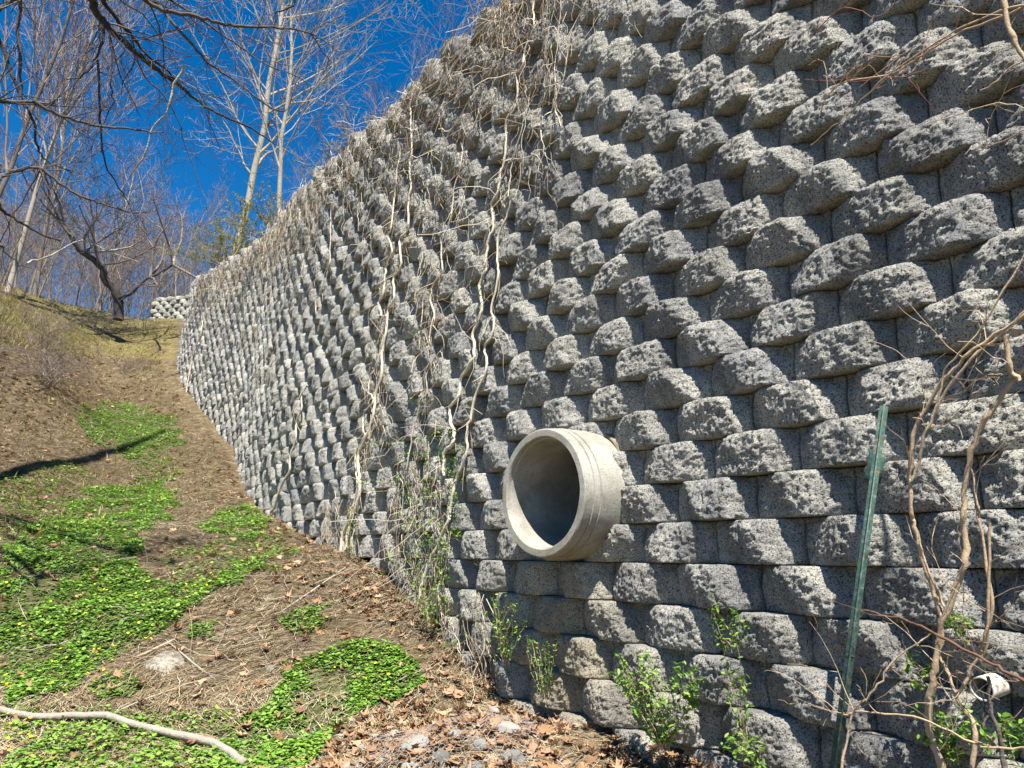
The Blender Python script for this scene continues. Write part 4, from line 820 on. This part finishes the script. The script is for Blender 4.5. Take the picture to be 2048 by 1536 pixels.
for nm, lb, mk, paths in shr:
    P0 = None; tubes = []
    for pts, o0, o1, r0, r1 in paths:
        T = Tubes(); P = wpath(pts, o0, o1, .0025); n = len(P); P0 = P[-1] if P0 is None else P0
        if r1 > r0 * 1.0: rr = np.linspace(r0, r1, n)
        else: rr = np.linspace(r0, r1, n)
        T.add(P, rr * (1 + .1 * rng.normal(0, 1, n)), 8, rnd.uniform(.3, .8)); rs2 = np.random.default_rng(len(P) + int(pts[0][0]))
        for q in range(int(n * .22)):
            j = rs2.integers(0, n - 2); d = P[j] - P[j + 1]; d /= np.linalg.norm(d) + 1e-9; a = np.cross(d, rs2.normal(0, 1, 3)); a /= np.linalg.norm(a); a -= PN * min(0, a @ PN) 
            limb(T, P[j], d * .6 + a * .8, .0018, rs2.uniform(.06, .34), 2, 3, rs2, .7, .0, 5, (0, 0, 2), .2, .0012)
        tubes.append(T)
    root = empty(nm, P0, lb, 'shrub' if 'shrub' in nm else 'twig')
    for T in tubes: T.build('stem' if nm != 'overhanging_spray' else 'twig', M[mk], root, True, P0)

# leafy seedlings on and below the wall
def seedling(px_, py_, w_, h_, nst, lb, ground=False, off=.1, lsz=.013, dens_=1.0):
    p = ground_hit(px_, py_) if ground else wall_hit(px_, py_, off); F = p[1]; w_ = w_ / FPX * F; h_ = h_ / FPX * F
    root = empty('leafy_seedling', p, lb, 'plant', 'green seedlings at the wall foot'); T = Tubes(); LP, LY = [], []
    for q in range(nst):
        a = rnd.uniform(-1, 1); top = p + np.array([.62, -.78, 0]) * a * w_ / 2 + np.array([-.78, -.62, 0]) * rnd.uniform(-.02, .10) * (1 if not ground else 1) + [0, 0, h_ * rnd.uniform(.5, 1)]
        mid = p * .5 + top * .5 + rng.normal(0, .02, 3); P = smooth_path([p + rng.normal(0, .012, 3) * [1, 1, 0], mid, top], 6, .003); T.add(P, np.linspace(.0024, .001, len(P)), 4)
        for j in range(2, len(P)):
            for k in range(int(2 * dens_) + (rnd.random() < (2 * dens_) % 1)): LP.append(P[j] + rng.normal(0, .011, 3))
            if j == len(P) - 1: LP += [P[j] + rng.normal(0, .009, 3) for _ in range(4)]
    T.build('stems', M['stem'], root, False, p); LP = np.array(LP); leaf_obj('foliage', LP, rng.uniform(.15, 1.1, len(LP)), rng.uniform(.6, 1.25, len(LP)) * lsz, *OVAL, M['leaf'], root, None, p)
for a in [(1330, 1500, 190, 160, 26, 'bushy bright green seedling at the wall foot below the pipe, the largest of them', False, .12, .014, 1.3),
          (1480, 1300, 60, 110, 5, 'upright green sprout growing from a joint between blocks left of the fence post'), (1488, 1480, 70, 190, 6, 'trailing green sprout under the upright one left of the fence post'),
          (1010, 1330, 150, 130, 16, 'straggly green-leaved bush in front of the shaded blocks below the pipe', False, .1, .011), (1090, 1400, 90, 110, 9, 'thin leafy sprout beside the tan blocks', False, .1, .01),
          (1390, 1420, 70, 60, 5, 'small green sprout on the blocks right of the bushy seedling'), (1845, 1375, 50, 60, 3, 'tiny green sprout beside the thick tan stem'), (1915, 1270, 40, 40, 3, 'tiny sprout in a joint above the white drain pipe'),
          (2010, 1500, 100, 60, 6, 'green weed below the white drain pipe', False, .12, .016), (1905, 1530, 90, 90, 7, 'green weed at the wall foot by the tan stem base', False, .12, .014), (1520, 1545, 110, 70, 8, 'low green weed in the dead leaves at the bottom edge', False, .12),
          (860, 1260, 130, 130, 12, 'leafy weed at the foot of the vine tangle', False, .12, .011), (700, 1120, 90, 110, 8, 'small weeds where the long left vine meets the ground', False, .1, .011), (1560, 1150, 10, 10, 1, 'x')][:-1]:
    seedling(*a)
# tall single stalks on the slope
for i, (x0, y0, x1, y1, lb) in enumerate([(297, 1135, 285, 1020, 'single dark upright stalk on the slope'), (380, 1320, 378, 1215, 'thin pale stalk standing above the flat stone'), (57, 1245, 35, 1195, 'reddish stalk curving out of the flowered patch'), (300, 810, 318, 770, 'thin straw stalk on the path'), (200, 900, 240, 800, 'long straw stalk leaning over the upper green patch'), (355, 1405, 355, 1350, 'short dark stalk below the flat stone')]):
    p = ground_hit(x0, y0); q = ray(x1, y1); q = q * (p[1] / q[1]); tb = Tubes(); P = smooth_path([p, p * .5 + q * .5 + rng.normal(0, .015, 3), q], 5, .003); tb.add(P, np.linspace(.003, .0014, len(P)), 5, .3 + .1 * i)
    tag(tb.build('stalk', M['tangle'] if i != 0 else M['bark'], None, True, p), lb, 'stalk')
